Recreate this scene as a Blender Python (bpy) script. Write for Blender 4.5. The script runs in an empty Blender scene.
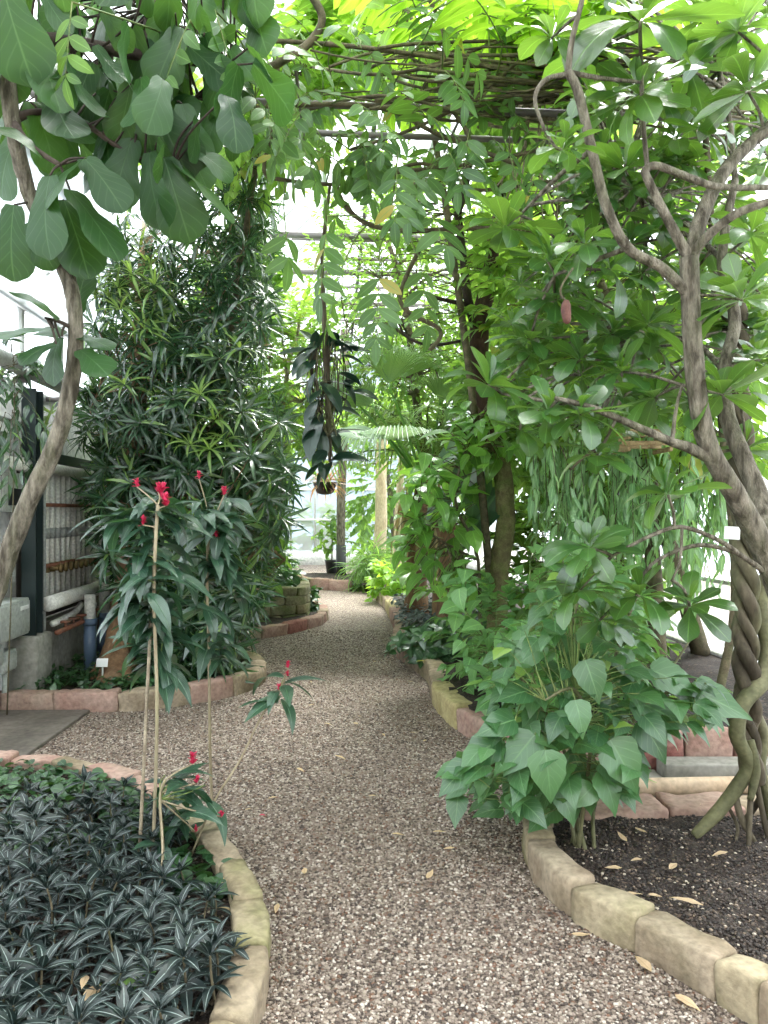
import bpy, bmesh, math, random
import numpy as np
from mathutils import Vector, Matrix, noise

rng = random.Random(11)
U = rng.uniform
SC = bpy.context.scene
COL = SC.collection
F, CX, CY, CH = 740.0, 384.0, 512.0, 1.5       # focal length in pixels, image centre, eye height


def P(px, py, Y):
    return Vector(((px - CX) / F * Y, Y, CH - (py - CY) / F * Y))


def G(px, py, z=0.0):
    Y = F * (CH - z) / (py - CY)
    return Vector(((px - CX) / F * Y, Y, z))


AX = math.atan(0.069)
CA, SA = math.cos(AX), math.sin(AX)


def W(x, y, z):
    """greenhouse axes -> world (the house runs slightly left of the view)"""
    return Vector((x * CA - y * SA, x * SA + y * CA, z))


# ------------------------------------------------------------------ materials
def mat(name):
    m = bpy.data.materials.new(name)
    m.use_nodes = True
    nt = m.node_tree
    nt.nodes.clear()
    return m, nt, nt.nodes, nt.links


def N(nt, t, **kw):
    n = nt.nodes.new(t)
    for k, v in kw.items():
        if k.startswith('i_'):
            key = k[2:]
            key = int(key) if key.isdigit() else key.replace('_', ' ')
            n.inputs[key].default_value = v
        else:
            setattr(n, k, v)
    return n


def c4(c):
    return (c[0], c[1], c[2], 1.0)


def math_n(nt, op, a=None, b=None, c=None):
    n = nt.nodes.new('ShaderNodeMath')
    n.operation = op
    for i, v in enumerate((a, b, c)):
        if v is None:
            continue
        if isinstance(v, (int, float)):
            n.inputs[i].default_value = v
        else:
            nt.links.new(v, n.inputs[i])
    return n.outputs[0]


def mixc(nt, fac, a, b, blend='MIX'):
    n = nt.nodes.new('ShaderNodeMix')
    n.data_type = 'RGBA'
    n.blend_type = blend
    for sock, v in ((n.inputs[0], fac), (n.inputs[6], a), (n.inputs[7], b)):
        if isinstance(v, (int, float)):
            sock.default_value = v
        elif isinstance(v, tuple):
            sock.default_value = c4(v)
        else:
            nt.links.new(v, sock)
    return n.outputs[2]


def leaf_mat(name, c1, c2, trans=0.35, tcol=None, rough=0.42, vein=None, vein_w=0.06, side=7.0, side_amt=0.35,
             under=1.25, spec=0.5, odd=None, odd_p=0.0, bump=0.25):
    m, nt, nd, lk = mat(name)
    geo = N(nt, 'ShaderNodeNewGeometry')
    r = geo.outputs['Random Per Island']
    base = mixc(nt, r, c1, c2)
    if odd is not None:
        r2 = math_n(nt, 'FRACT', math_n(nt, 'MULTIPLY', r, 37.7))
        base = mixc(nt, math_n(nt, 'LESS_THAN', r2, odd_p), base, odd)
    uv = N(nt, 'ShaderNodeUVMap')
    sp = N(nt, 'ShaderNodeSeparateXYZ')
    lk.new(uv.outputs[0], sp.inputs[0])
    u, v = sp.outputs[0], sp.outputs[1]
    au = math_n(nt, 'ABSOLUTE', math_n(nt, 'SUBTRACT', u, 0.5))
    mid = math_n(nt, 'SUBTRACT', 1.0, math_n(nt, 'DIVIDE', au, vein_w))
    mid = math_n(nt, 'MAXIMUM', mid, 0.0)
    ph = math_n(nt, 'FRACT', math_n(nt, 'SUBTRACT', math_n(nt, 'MULTIPLY', v, side), math_n(nt, 'MULTIPLY', au, side * 0.7)))
    sv = math_n(nt, 'MAXIMUM', math_n(nt, 'SUBTRACT', 1.0, math_n(nt, 'MULTIPLY', math_n(nt, 'ABSOLUTE', math_n(nt, 'SUBTRACT', ph, 0.5)), 9.0)), 0.0)
    vm = math_n(nt, 'MAXIMUM', mid, math_n(nt, 'MULTIPLY', sv, side_amt))
    vc = vein if vein else tuple(min(1, x * 1.7 + 0.02) for x in c2)
    colr = mixc(nt, vm, base, vc)
    und = mixc(nt, 1.0, colr, (under, under, under * 1.05), 'MULTIPLY')
    colr = mixc(nt, geo.outputs['Backfacing'], colr, und)
    p = N(nt, 'ShaderNodeBsdfPrincipled')
    p.inputs['Roughness'].default_value = rough
    p.inputs['Specular IOR Level'].default_value = min(1.0, spec * 1.25)
    p.inputs['IOR'].default_value = 1.55
    lk.new(colr, p.inputs['Base Color'])
    bm = N(nt, 'ShaderNodeBump')
    bm.inputs['Strength'].default_value = bump
    bm.inputs['Distance'].default_value = 0.004
    lk.new(math_n(nt, 'SUBTRACT', 1.0, vm), bm.inputs['Height'])
    lk.new(bm.outputs[0], p.inputs['Normal'])
    t = N(nt, 'ShaderNodeBsdfTranslucent')
    tc = tcol or (min(1, c2[0] * 2.2), min(1, c2[1] * 1.8), c2[2] * 0.6)
    tb = mixc(nt, 0.35, tc, mixc(nt, 1.0, colr, (1.8, 1.7, .9), 'MULTIPLY'))
    lk.new(tb, t.inputs['Color'])
    mx = N(nt, 'ShaderNodeMixShader')
    mx.inputs[0].default_value = trans
    lk.new(p.outputs[0], mx.inputs[1])
    lk.new(t.outputs[0], mx.inputs[2])
    out = N(nt, 'ShaderNodeOutputMaterial')
    lk.new(mx.outputs[0], out.inputs[0])
    return m


def rock_mat(name, c1, c2, c3, scale=6.0, rough=0.9, bump=0.5, c3_amt=0.5, stretch=(1, 1, 1), spec=0.25, metal=0.0, detail=8.0):
    """generic mottled surface: two tones plus blotches of a third (moss, rust, dirt)"""
    m, nt, nd, lk = mat(name)
    tc = N(nt, 'ShaderNodeTexCoord')
    mp = N(nt, 'ShaderNodeMapping')
    mp.inputs['Scale'].default_value = stretch
    gm = N(nt, 'ShaderNodeNewGeometry')
    lk.new(gm.outputs['Position'], mp.inputs[0])
    n1 = N(nt, 'ShaderNodeTexNoise')
    n1.inputs['Scale'].default_value = scale
    n1.inputs['Detail'].default_value = detail
    n2 = N(nt, 'ShaderNodeTexNoise')
    n2.inputs['Scale'].default_value = scale * 0.45
    n2.inputs['Detail'].default_value = 4
    n3 = N(nt, 'ShaderNodeTexNoise')
    n3.inputs['Scale'].default_value = scale * 6
    n3.inputs['Detail'].default_value = 6
    for n in (n1, n2, n3):
        lk.new(mp.outputs[0], n.inputs[0])
    r1 = N(nt, 'ShaderNodeMapRange', i_1=0.35, i_2=0.65)
    lk.new(n1.outputs[0], r1.inputs[0])
    r2 = N(nt, 'ShaderNodeMapRange', i_1=0.5, i_2=0.68)
    lk.new(n2.outputs[0], r2.inputs[0])
    colr = mixc(nt, r1.outputs[0], c1, c2)
    colr = mixc(nt, math_n(nt, 'MULTIPLY', r2.outputs[0], c3_amt), colr, c3)
    r3 = N(nt, 'ShaderNodeMapRange', i_1=0.3, i_2=0.7, i_3=0.75, i_4=1.2)
    lk.new(n3.outputs[0], r3.inputs[0])
    g = N(nt, 'ShaderNodeCombineColor')
    for i in range(3):
        lk.new(r3.outputs[0], g.inputs[i])
    colr = mixc(nt, 1.0, colr, g.outputs[0], 'MULTIPLY')
    p = N(nt, 'ShaderNodeBsdfPrincipled')
    p.inputs['Roughness'].default_value = rough
    p.inputs['Specular IOR Level'].default_value = spec
    p.inputs['Metallic'].default_value = metal
    lk.new(colr, p.inputs['Base Color'])
    if bump:
        b = N(nt, 'ShaderNodeBump')
        b.inputs['Strength'].default_value = bump
        b.inputs['Distance'].default_value = 0.02
        lk.new(math_n(nt, 'ADD', n1.outputs[0], math_n(nt, 'MULTIPLY', n3.outputs[0], 0.4)), b.inputs['Height'])
        lk.new(b.outputs[0], p.inputs['Normal'])
    out = N(nt, 'ShaderNodeOutputMaterial')
    lk.new(p.outputs[0], out.inputs[0])
    return m


def pebble_mat(name, cols, scale, dirt, dirt_amt, bump=0.8):
    """loose grains: every Voronoi cell is one grain with its own colour"""
    m, nt, nd, lk = mat(name)
    gm = N(nt, 'ShaderNodeNewGeometry')
    v = N(nt, 'ShaderNodeTexVoronoi')
    v.inputs['Scale'].default_value = scale
    v2 = N(nt, 'ShaderNodeTexVoronoi')
    v2.inputs['Scale'].default_value = scale
    v2.feature = 'DISTANCE_TO_EDGE'
    ns = N(nt, 'ShaderNodeTexNoise')
    ns.inputs['Scale'].default_value = 1.1
    ns.inputs['Detail'].default_value = 5
    for n in (v, v2, ns):
        lk.new(gm.outputs['Position'], n.inputs['Vector'])
    sep = N(nt, 'ShaderNodeSeparateColor')
    lk.new(v.outputs['Color'], sep.inputs[0])
    ramp = N(nt, 'ShaderNodeValToRGB')
    ramp.color_ramp.interpolation = 'CONSTANT'
    els = ramp.color_ramp.elements
    while len(els) < len(cols):
        els.new(0.5)
    for e, (pos, c) in zip(els, cols):
        e.position = pos
        e.color = c4(c)
    lk.new(sep.outputs[0], ramp.inputs[0])
    r1 = N(nt, 'ShaderNodeMapRange', i_1=0.38, i_2=0.66)
    lk.new(ns.outputs[0], r1.inputs[0])
    colr = mixc(nt, math_n(nt, 'MULTIPLY', r1.outputs[0], dirt_amt), ramp.outputs[0], dirt)
    p = N(nt, 'ShaderNodeBsdfPrincipled')
    p.inputs['Roughness'].default_value = 0.8
    p.inputs['Specular IOR Level'].default_value = 0.3
    lk.new(colr, p.inputs['Base Color'])
    b = N(nt, 'ShaderNodeBump')
    b.inputs['Strength'].default_value = bump
    b.inputs['Distance'].default_value = 0.012
    lk.new(math_n(nt, 'MINIMUM', v2.outputs['Distance'], 0.35), b.inputs['Height'])
    lk.new(b.outputs[0], p.inputs['Normal'])
    out = N(nt, 'ShaderNodeOutputMaterial')
    lk.new(p.outputs[0], out.inputs[0])
    return m


def plain(name, c, rough=0.5, metal=0.0, spec=0.5):
    m, nt, nd, lk = mat(name)
    p = N(nt, 'ShaderNodeBsdfPrincipled')
    p.inputs['Base Color'].default_value = c4(c)
    p.inputs['Roughness'].default_value = rough
    p.inputs['Metallic'].default_value = metal
    p.inputs['Specular IOR Level'].default_value = spec
    out = N(nt, 'ShaderNodeOutputMaterial')
    lk.new(p.outputs[0], out.inputs[0])
    return m


def glass_mat(name, clear=0.8, tint=(0.93, 0.97, 1.0), milk=.9):
    m, nt, nd, lk = mat(name)
    t = N(nt, 'ShaderNodeBsdfTransparent')
    t.inputs[0].default_value = c4(tint)
    d = N(nt, 'ShaderNodeBsdfTranslucent')
    d.inputs[0].default_value = c4((0.96 * milk, 1.02 * milk, 1.05 * milk))
    d2 = N(nt, 'ShaderNodeBsdfDiffuse')
    d2.inputs[0].default_value = c4((0.88 * milk, .92 * milk, .93 * milk))
    m1 = N(nt, 'ShaderNodeMixShader', i_0=0.5)
    lk.new(d.outputs[0], m1.inputs[1])
    lk.new(d2.outputs[0], m1.inputs[2])
    m2 = N(nt, 'ShaderNodeMixShader', i_0=clear)
    lk.new(m1.outputs[0], m2.inputs[1])
    lk.new(t.outputs[0], m2.inputs[2])
    out = N(nt, 'ShaderNodeOutputMaterial')
    lk.new(m2.outputs[0], out.inputs[0])
    return m


M = {}
M['fig'] = leaf_mat('fig leaf', (.008, .036, .012), (.03, .088, .021), .22, (.2, .42, .05), .38, (.06, .13, .045), .03, 6, .4, 1.25, .28)
M['umbrella'] = leaf_mat('umbrella leaf', (.009, .045, .013), (.035, .11, .022), .30, (.36, .62, .06), .3, (.13, .27, .07), .04, 8, .2, 1.2, .8)
M['narrow'] = leaf_mat('narrow leaf', (.006, .028, .015), (.028, .08, .034), .22, (.18, .35, .08), .27, (.10, .2, .09), .1, 1, 0, 1.3, 1.0,
                       odd=(.2, .34, .08), odd_p=.07)
M['narrow_light'] = leaf_mat('light narrow leaf', (.10, .22, .05), (.26, .38, .09), .4, (.45, .6, .12), .4, None, .1, 1, 0)
M['cane'] = leaf_mat('shrimp leaf', (.010, .042, .026), (.032, .09, .05), .18, (.12, .3, .06), .32, (.10, .2, .11), .05, 11, .45, 1.1, 1.0, bump=.5)
M['stripe'] = leaf_mat('striped leaf', (.003, .011, .010), (.008, .021, .018), .05, None, .5, (.26, .32, .30), .07, 8, .02, 1.1, .38)
M['clover'] = leaf_mat('clover leaf', (.012, .05, .018), (.04, .11, .03), .2, None, .45, None, .05, 4, .2)
M['lobed'] = leaf_mat('lobed leaf', (.022, .085, .034), (.08, .20, .07), .32, (.28, .52, .09), .36, (.15, .3, .12), .04, 6, .5, 1.15, .7,
                      odd=(.24, .38, .07), odd_p=.05)
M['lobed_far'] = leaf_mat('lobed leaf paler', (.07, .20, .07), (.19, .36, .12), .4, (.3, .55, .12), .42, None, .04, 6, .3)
M['broad'] = leaf_mat('broad leaf', (.07, .21, .04), (.21, .41, .085), .42, (.34, .6, .07), .3, None, .04, 6, .35, 1.1, .8)
M['pinnate'] = leaf_mat('pinnate leaf', (.03, .09, .025), (.08, .18, .04), .36, (.3, .5, .07), .42, None, .06, 8, .2, 1.2, .5,
                        odd=(.42, .33, .06), odd_p=.02)
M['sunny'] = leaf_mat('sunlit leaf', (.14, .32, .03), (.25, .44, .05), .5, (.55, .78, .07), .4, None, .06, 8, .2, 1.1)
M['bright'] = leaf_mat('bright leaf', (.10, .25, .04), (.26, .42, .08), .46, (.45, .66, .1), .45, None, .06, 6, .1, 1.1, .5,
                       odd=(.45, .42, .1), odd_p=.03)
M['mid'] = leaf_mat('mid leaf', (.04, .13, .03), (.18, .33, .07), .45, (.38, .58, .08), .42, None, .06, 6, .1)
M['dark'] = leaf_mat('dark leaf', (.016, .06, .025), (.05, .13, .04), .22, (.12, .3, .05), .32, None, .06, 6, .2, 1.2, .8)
M['leather'] = leaf_mat('leather leaf', (.005, .022, .013), (.014, .045, .024), .08, None, .28, (.02, .05, .03), .05, 4, .05, 1.2, .5)
M['weep'] = leaf_mat('weeping leaf', (.13, .27, .12), (.27, .42, .22), .42, (.3, .5, .14), .4, None, .08, 6, .1)
M['palm'] = leaf_mat('palm leaf', (.10, .22, .06), (.2, .33, .1), .4, (.4, .55, .12), .4, None, .2, 1, 0)
M['sheen'] = leaf_mat('silver palm leaf', (.2, .32, .2), (.34, .46, .32), .38, (.4, .55, .3), .38, None, .2, 1, 0)  # palm leaf copy with white sky reflection put into its colour
M['bluegrey'] = leaf_mat('blue grey ground leaf', (.03, .05, .05), (.09, .13, .13), .1, None, .5)
M['straw'] = leaf_mat('straw frond', (.2, .16, .08), (.36, .3, .16), .2, None, .7)
M['bromeliad'] = leaf_mat('bromeliad leaf', (.2, .06, .025), (.36, .2, .05), .3, (.5, .2, .05), .45)
M['red'] = leaf_mat('red petal', (.36, .008, .04), (.55, .03, .10), .2, (.7, .03, .08), .45)
M['deadleaf'] = leaf_mat('dead leaf', (.42, .28, .15), (.62, .47, .30), .15, None, .7, (.3, .18, .09), .05, 5, .3)
M['yellowleaf'] = leaf_mat('yellow fallen leaf', (.7, .6, .08), (.75, .66, .12), .2, None, .6)

M['bark_grey'] = rock_mat('grey bark', (.06, .05, .035), (.25, .22, .17), (.11, .12, .06), 40, .85, 1.0, .4, (1, 1, .25))
M['bark_red'] = rock_mat('red brown bark', (.16, .085, .045), (.30, .18, .10), (.25, .2, .12), 9, .85, .6, .5, (1, 1, .3))
M['bark_dark'] = rock_mat('dark bark', (.03, .022, .018), (.075, .055, .045), (.1, .09, .06), 12, .85, .6, .3, (1, 1, .4))
M['bark_moss'] = rock_mat('mossy bark', (.13, .11, .055), (.22, .20, .09), (.14, .19, .05), 16, .95, .8, .7)
M['bark_vine'] = rock_mat('vine bark', (.05, .04, .027), (.135, .112, .075), (.16, .18, .08), 10, .8, .5, .5, (1, 1, .35))
M['bark_smooth'] = rock_mat('smooth olive bark', (.09, .09, .045), (.17, .165, .085), (.24, .22, .14), 8, .7, .25, .5)
M['bark_pale'] = rock_mat('pale trunk', (.42, .33, .2), (.58, .48, .32), (.3, .26, .14), 7, .9, .5, .5, (1, 1, .4))
M['cane_stem'] = rock_mat('cane stem', (.24, .19, .12), (.36, .30, .20), (.25, .24, .13), 20, .7, .2, .5, (1, 1, .2))
M['twig'] = rock_mat('twig', (.07, .06, .035), (.16, .13, .08), (.1, .12, .05), 20, .8, .2, .4)
M['twig_green'] = rock_mat('green twig', (.10, .16, .05), (.2, .26, .08), (.2, .16, .08), 20, .7, .1, .4)
M['dry'] = rock_mat('dry stem', (.2, .16, .11), (.38, .32, .23), (.12, .09, .07), 20, .85, .3, .5)

M['tan_stone'] = rock_mat('tan sandstone', (.25, .19, .13), (.40, .325, .235), (.16, .13, .075), 7, .95, .7, .6)
M['moss_stone'] = rock_mat('mossy sandstone', (.23, .185, .115), (.38, .315, .21), (.15, .155, .05), 6, .95, .8, .8)
M['yellow_stone'] = rock_mat('yellow tan sandstone', (.34, .28, .13), (.46, .39, .20), (.40, .33, .20), 6, .95, .6, .5)
M['bright_board'] = glass_mat('translucent eave board', .12, (.9, .92, .94), .62)
M['pink_stone'] = rock_mat('pink sandstone', (.33, .20, .16), (.42, .29, .235), (.32, .27, .20), 6, .95, .6, .6)
M['red_stone'] = rock_mat('red sandstone', (.22, .085, .07), (.32, .15, .125), (.36, .27, .22), 7, .95, .6, .6)
M['grey_stone'] = rock_mat('grey green stone', (.16, .16, .09), (.32, .28, .18), (.12, .16, .05), 6, .95, .7, .8)
M['gravel'] = pebble_mat('gravel', [(0, (.07, .05, .039)), (.2, (.15, .11, .087)), (.42, (.23, .18, .145)), (.62, (.32, .26, .212)), (.8, (.46, .40, .34)), (.93, (.16, .085, .055))], 80, (.24, .19, .155), .4)
def grain_mat(name, cols):
    m, nt, nd, lk = mat(name)
    geo = N(nt, 'ShaderNodeNewGeometry')
    ramp = N(nt, 'ShaderNodeValToRGB')
    ramp.color_ramp.interpolation = 'CONSTANT'
    els = ramp.color_ramp.elements
    while len(els) < len(cols):
        els.new(0.5)
    for e, (pos, c) in zip(els, cols):
        e.position = pos
        e.color = c4(c)
    lk.new(geo.outputs['Random Per Island'], ramp.inputs[0])
    p = N(nt, 'ShaderNodeBsdfPrincipled')
    p.inputs['Roughness'].default_value = .7
    lk.new(ramp.outputs[0], p.inputs['Base Color'])
    out = N(nt, 'ShaderNodeOutputMaterial')
    lk.new(p.outputs[0], out.inputs[0])
    return m


M['grains'] = grain_mat('gravel grain', [(0, (.06, .043, .034)), (.18, (.145, .107, .083)), (.42, (.235, .183, .145)), (.66, (.32, .26, .21)), (.83, (.50, .435, .37)), (.93, (.15, .08, .05))])
M['crumbs'] = grain_mat('soil crumb', [(0, (.02, .014, .011)), (.5, (.05, .036, .028)), (.8, (.10, .07, .05)), (.93, (.24, .18, .13)), (.97, (.4, .34, .27))])
M['soil'] = pebble_mat('dark soil', [(0, (.022, .016, .013)), (.4, (.04, .028, .022)), (.7, (.065, .045, .034)), (.9, (.16, .11, .08)), (.96, (.02, .015, .012))], 60, (.03, .021, .017), .7, 1.0)
M['concrete'] = rock_mat('concrete', (.26, .25, .22), (.38, .36, .32), (.2, .19, .16), 4, .9, .25, .6)
M['slab'] = rock_mat('paving slab', (.13, .11, .095), (.19, .165, .14), (.10, .09, .075), 4, .8, .2, .6)
M['white_wall'] = rock_mat('whitewash', (.70, .70, .67), (.78, .78, .75), (.55, .54, .5), 3, .85, .1, .4)
M['white_paint'] = rock_mat('white pipe paint', (.80, .78, .72), (.86, .84, .78), (.6, .55, .46), 8, .5, .05, .5)
M['grey_paint'] = rock_mat('grey pipe paint', (.33, .34, .33), (.42, .43, .41), (.25, .24, .21), 8, .5, .05, .5)
M['box_paint'] = rock_mat('pale box paint', (.42, .44, .42), (.50, .52, .49), (.36, .36, .32), 6, .5, .03, .5)
M['green_steel'] = plain('dark green steel', (.022, .036, .036), .45, .2)
M['blue_pipe'] = plain('blue grey pipe', (.13, .19, .29), .35)
M['rust'] = rock_mat('rusty pipe', (.20, .075, .04), (.32, .14, .09), (.12, .08, .06), 18, .7, .2, .6)
M['brass'] = rock_mat('brass fitting', (.18, .12, .05), (.3, .2, .09), (.08, .07, .05), 20, .45, .1, .5, metal=.5)
M['black'] = plain('black plastic', (.02, .02, .022), .45)
M['bar'] = plain('glazing bar', (.62, .63, .60), .5)
M['bar_dark'] = plain('purlin steel', (.16, .14, .13), .55)
M['glass'] = glass_mat('greenhouse glass', .82)
M['frosted'] = glass_mat('milky glass', .6)
M['end_glass'] = glass_mat('shaded end glass', .45, (.2, .27, .32), .3)
M['clay'] = rock_mat('clay pipe', (.50, .36, .24), (.60, .46, .33), (.42, .33, .25), 5, .7, .08, .4)
M['wood'] = rock_mat('basket wood', (.22, .15, .07), (.40, .30, .16), (.12, .09, .05), 14, .8, .2, .4)
M['card'] = plain('white card', (.85, .85, .82), .6)
M['stake'] = plain('pale stake', (.55, .56, .5), .6)
M['pod'] = rock_mat('brown pod', (.07, .03, .025), (.14, .06, .045), (.05, .03, .03), 20, .6, .2)

# ------------------------------------------------------------------ mesh buffers
def tag(o, label=None, cat=None, group=None, kind=None):
    if label:
        o['label'] = label
    if cat:
        o['category'] = cat
    if group:
        o['group'] = group
    if kind:
        o['kind'] = kind
    return o


def thing(name, label, cat, loc=(0, 0, 0), group=None):
    o = bpy.data.objects.new(name, None)
    o.empty_display_size = .1
    COL.objects.link(o)
    o.location = loc
    return tag(o, label, cat, group)


class Buf:
    def __init__(s):
        s.v, s.f, s.u, s.n = [], [], [], 0

    def add(s, v, f, u=None):
        v = np.asarray(v, dtype=np.float64)
        f = np.asarray(f, dtype=np.int64)
        if u is None:
            u = np.zeros((len(v), 2))
        s.v.append(v)
        s.f.append(f + s.n)
        s.u.append(np.asarray(u, dtype=np.float64))
        s.n += len(v)

    def leaf(s, tpl, p, d, up=(0, 0, 1), sc=1.0, roll=0.0):
        d = np.array(d, dtype=float)
        d /= (np.linalg.norm(d) + 1e-9)
        up = np.array(up, dtype=float)
        x = np.cross(d, up)
        if np.linalg.norm(x) < 1e-3:
            x = np.cross(d, np.array((.3, 1, .2)))
        x /= np.linalg.norm(x)
        z = np.cross(x, d)
        if roll:
            c, q = math.cos(roll), math.sin(roll)
            x, z = x * c + z * q, z * c - x * q
        V, Fq, UV = tpl
        s.add(np.array(p, dtype=float) + sc * (V[:, :1] * x + V[:, 1:2] * d + V[:, 2:3] * z), Fq, UV)

    def tube(s, pts, r, seg=8, smooth=4, rough=0.0, flat_end=False):
        """pts: list of vectors; r: one radius or a list"""
        pts = [Vector(p) for p in pts]
        if not hasattr(r, '__len__'):
            r = [r] * len(pts)
        if smooth > 1 and len(pts) > 2:
            q, rr = [], []
            for i in range(len(pts) - 1):
                p0, p1, p2, p3 = pts[max(i - 1, 0)], pts[i], pts[i + 1], pts[min(i + 2, len(pts) - 1)]
                for k in range(smooth):
                    t = k / smooth
                    q.append(.5 * ((2 * p1) + (p2 - p0) * t + (2 * p0 - 5 * p1 + 4 * p2 - p3) * t * t + (3 * p1 - p0 - 3 * p2 + p3) * t ** 3))
                    rr.append(r[i] * (1 - t) + r[i + 1] * t)
            q.append(pts[-1])
            rr.append(r[-1])
            pts, r = q, rr
        n = len(pts)
        V = []
        prev = None
        ang = np.linspace(0, 2 * math.pi, seg, endpoint=False)
        uvs = []
        rings = []
        for i in range(n):
            t = (pts[min(i + 1, n - 1)] - pts[max(i - 1, 0)])
            t = t.normalized() if t.length > 1e-9 else Vector((0, 0, 1))
            if prev is None:
                a = t.orthogonal().normalized()
            else:
                a = (prev - t * prev.dot(t))
                a = a.normalized() if a.length > 1e-6 else t.orthogonal().normalized()
            prev = a
            b = t.cross(a)
            rings.append((pts[i], a, b, r[i], i / max(1, n - 1)))
        first, last = rings[0], rings[-1]
        rings = [(first[0], first[1], first[2], first[3] * .02, 0)] + rings + [(last[0], last[1], last[2], last[3] * .02, 1)]
        for p, a, b, rad, tt in rings:
            for k, w in enumerate(ang):
                rv = rad
                if rough:
                    rv *= 1 + rough * noise.noise((p + (a * math.cos(w) + b * math.sin(w)) * rad) * (1.1 / max(rad, .02)))
                V.append(p + (a * math.cos(w) + b * math.sin(w)) * rv)
                uvs.append((k / seg, tt))
        m = len(rings)
        Fq = [(i * seg + k, i * seg + (k + 1) % seg, (i + 1) * seg + (k + 1) % seg, (i + 1) * seg + k) for i in range(m - 1) for k in range(seg)]
        s.add(np.array([tuple(v) for v in V]), Fq, uvs)

    def box(s, c, size, ax=None, bev=0.0):
        c = Vector(c)
        hx, hy, hz = size[0] / 2, size[1] / 2, size[2] / 2
        R = ax if ax is not None else Matrix.Identity(3)
        b = min(bev, hx * .9, hy * .9, hz * .9)
        if b <= 0:
            vs = [Vector((x, y, z)) for x in (-hx, hx) for y in (-hy, hy) for z in (-hz, hz)]
            fs = [(0, 1, 3, 2), (4, 6, 7, 5), (0, 4, 5, 1), (2, 3, 7, 6), (0, 2, 6, 4), (1, 5, 7, 3)]
            s.add([tuple(c + R @ v) for v in vs], fs)
            return
        bm = bmesh.new()
        bmesh.ops.create_cube(bm, size=1.0, matrix=Matrix.Diagonal((size[0], size[1], size[2], 1)))
        bmesh.ops.bevel(bm, geom=bm.edges[:], offset=b, segments=2, affect='EDGES', profile=.5)
        bm.verts.index_update()
        vs = [tuple(c + R @ v.co) for v in bm.verts]
        fs = []
        for f in bm.faces:
            ix = [v.index for v in f.verts]
            if len(ix) == 3:
                ix = ix + [-1]
            fs.append(tuple(ix[:4]))
        bm.free()
        s.addt(vs, fs)

    def addt(s, vs, fs):
        arr = np.array(fs, dtype=np.int64)
        tri = arr[:, 3] < 0
        arr2 = arr + s.n
        arr2[tri, 3] = -1
        s.v.append(np.array(vs, dtype=float))
        s.f.append(arr2)
        s.u.append(np.zeros((len(vs), 2)))
        s.n += len(vs)

    def mesh(s, name, m, off=(0, 0, 0), smooth=True):
        me = bpy.data.meshes.new(name)
        if not s.v:
            return me
        v = np.concatenate(s.v) - np.array(off, dtype=float)
        f = np.concatenate(s.f)
        u = np.concatenate(s.u)
        tri = f[:, 3] < 0
        tot = np.where(tri, 3, 4)
        loops = f.reshape(-1)
        loops = loops[loops >= 0]
        me.vertices.add(len(v))
        me.vertices.foreach_set('co', v.astype(np.float32).ravel())
        me.loops.add(len(loops))
        me.loops.foreach_set('vertex_index', loops.astype(np.int32))
        me.polygons.add(len(f))
        st = np.concatenate(([0], np.cumsum(tot)[:-1]))
        me.polygons.foreach_set('loop_start', st.astype(np.int32))
        uvl = me.uv_layers.new(name='UVMap')
        uvl.data.foreach_set('uv', u[loops].astype(np.float32).ravel())
        me.polygons.foreach_set('use_smooth', np.full(len(f), bool(smooth)))
        me.materials.append(m)
        me.update(calc_edges=True)
        me.validate()
        return me

    def build(s, name, m, parent=None, smooth=True, loc=None):
        off = parent.location if parent else (loc if loc is not None else (0, 0, 0))
        o = bpy.data.objects.new(name, s.mesh(name, m, off, smooth))
        COL.objects.link(o)
        if name in ('twigs', 'leaf_stalks', 'frond_stalks', 'dry_stems', 'hanging_stems'):
            o['kind'] = 'stuff'
        if parent:
            o.parent = parent
        elif loc is not None:
            o.location = loc
        return o


def copy_thing(root, loc, rz=0.0, sc=1.0, label=None, rot=None):
    r = root.copy()
    COL.objects.link(r)
    r.location = loc
    r.rotation_euler = rot if rot else (0, 0, rz)
    r.scale = (sc, sc, sc)
    if label:
        r['label'] = label
    for ch in root.children:
        c = ch.copy()
        COL.objects.link(c)
        c.parent = r
    return r


# ------------------------------------------------------------------ leaves
PROF = {
    'ellip': [(0, .04), (.1, .42), (.25, .8), (.45, 1), (.65, .9), (.82, .6), (.93, .3), (1, .02)],
    'lance': [(0, .06), (.1, .5), (.25, .9), (.4, 1), (.6, .82), (.8, .45), (.92, .18), (1, .02)],
    'linear': [(0, .15), (.1, .6), (.3, 1), (.55, .9), (.8, .5), (1, .02)],
    'obov': [(0, .08), (.12, .2), (.3, .48), (.5, .8), (.68, 1), (.83, .92), (.93, .62), (1, .12)],
    'ovate': [(0, .3), (.06, .72), (.18, .98), (.32, 1), (.5, .86), (.7, .56), (.87, .26), (1, .02)],
    'lobed': [(0, .38), (.05, .78), (.16, 1.0), (.28, .96), (.36, .84), (.45, .88), (.58, .66), (.72, .42), (.88, .18), (1, .02)],
    'lyrate': [(0, .34), (.06, .5), (.16, .56), (.3, .54), (.45, .72), (.62, .97), (.76, 1), (.88, .84), (.96, .5), (1, .14)],
    'round': [(0, .5), (.1, .85), (.3, 1), (.6, .95), (.85, .6), (1, .1)],
}


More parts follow.
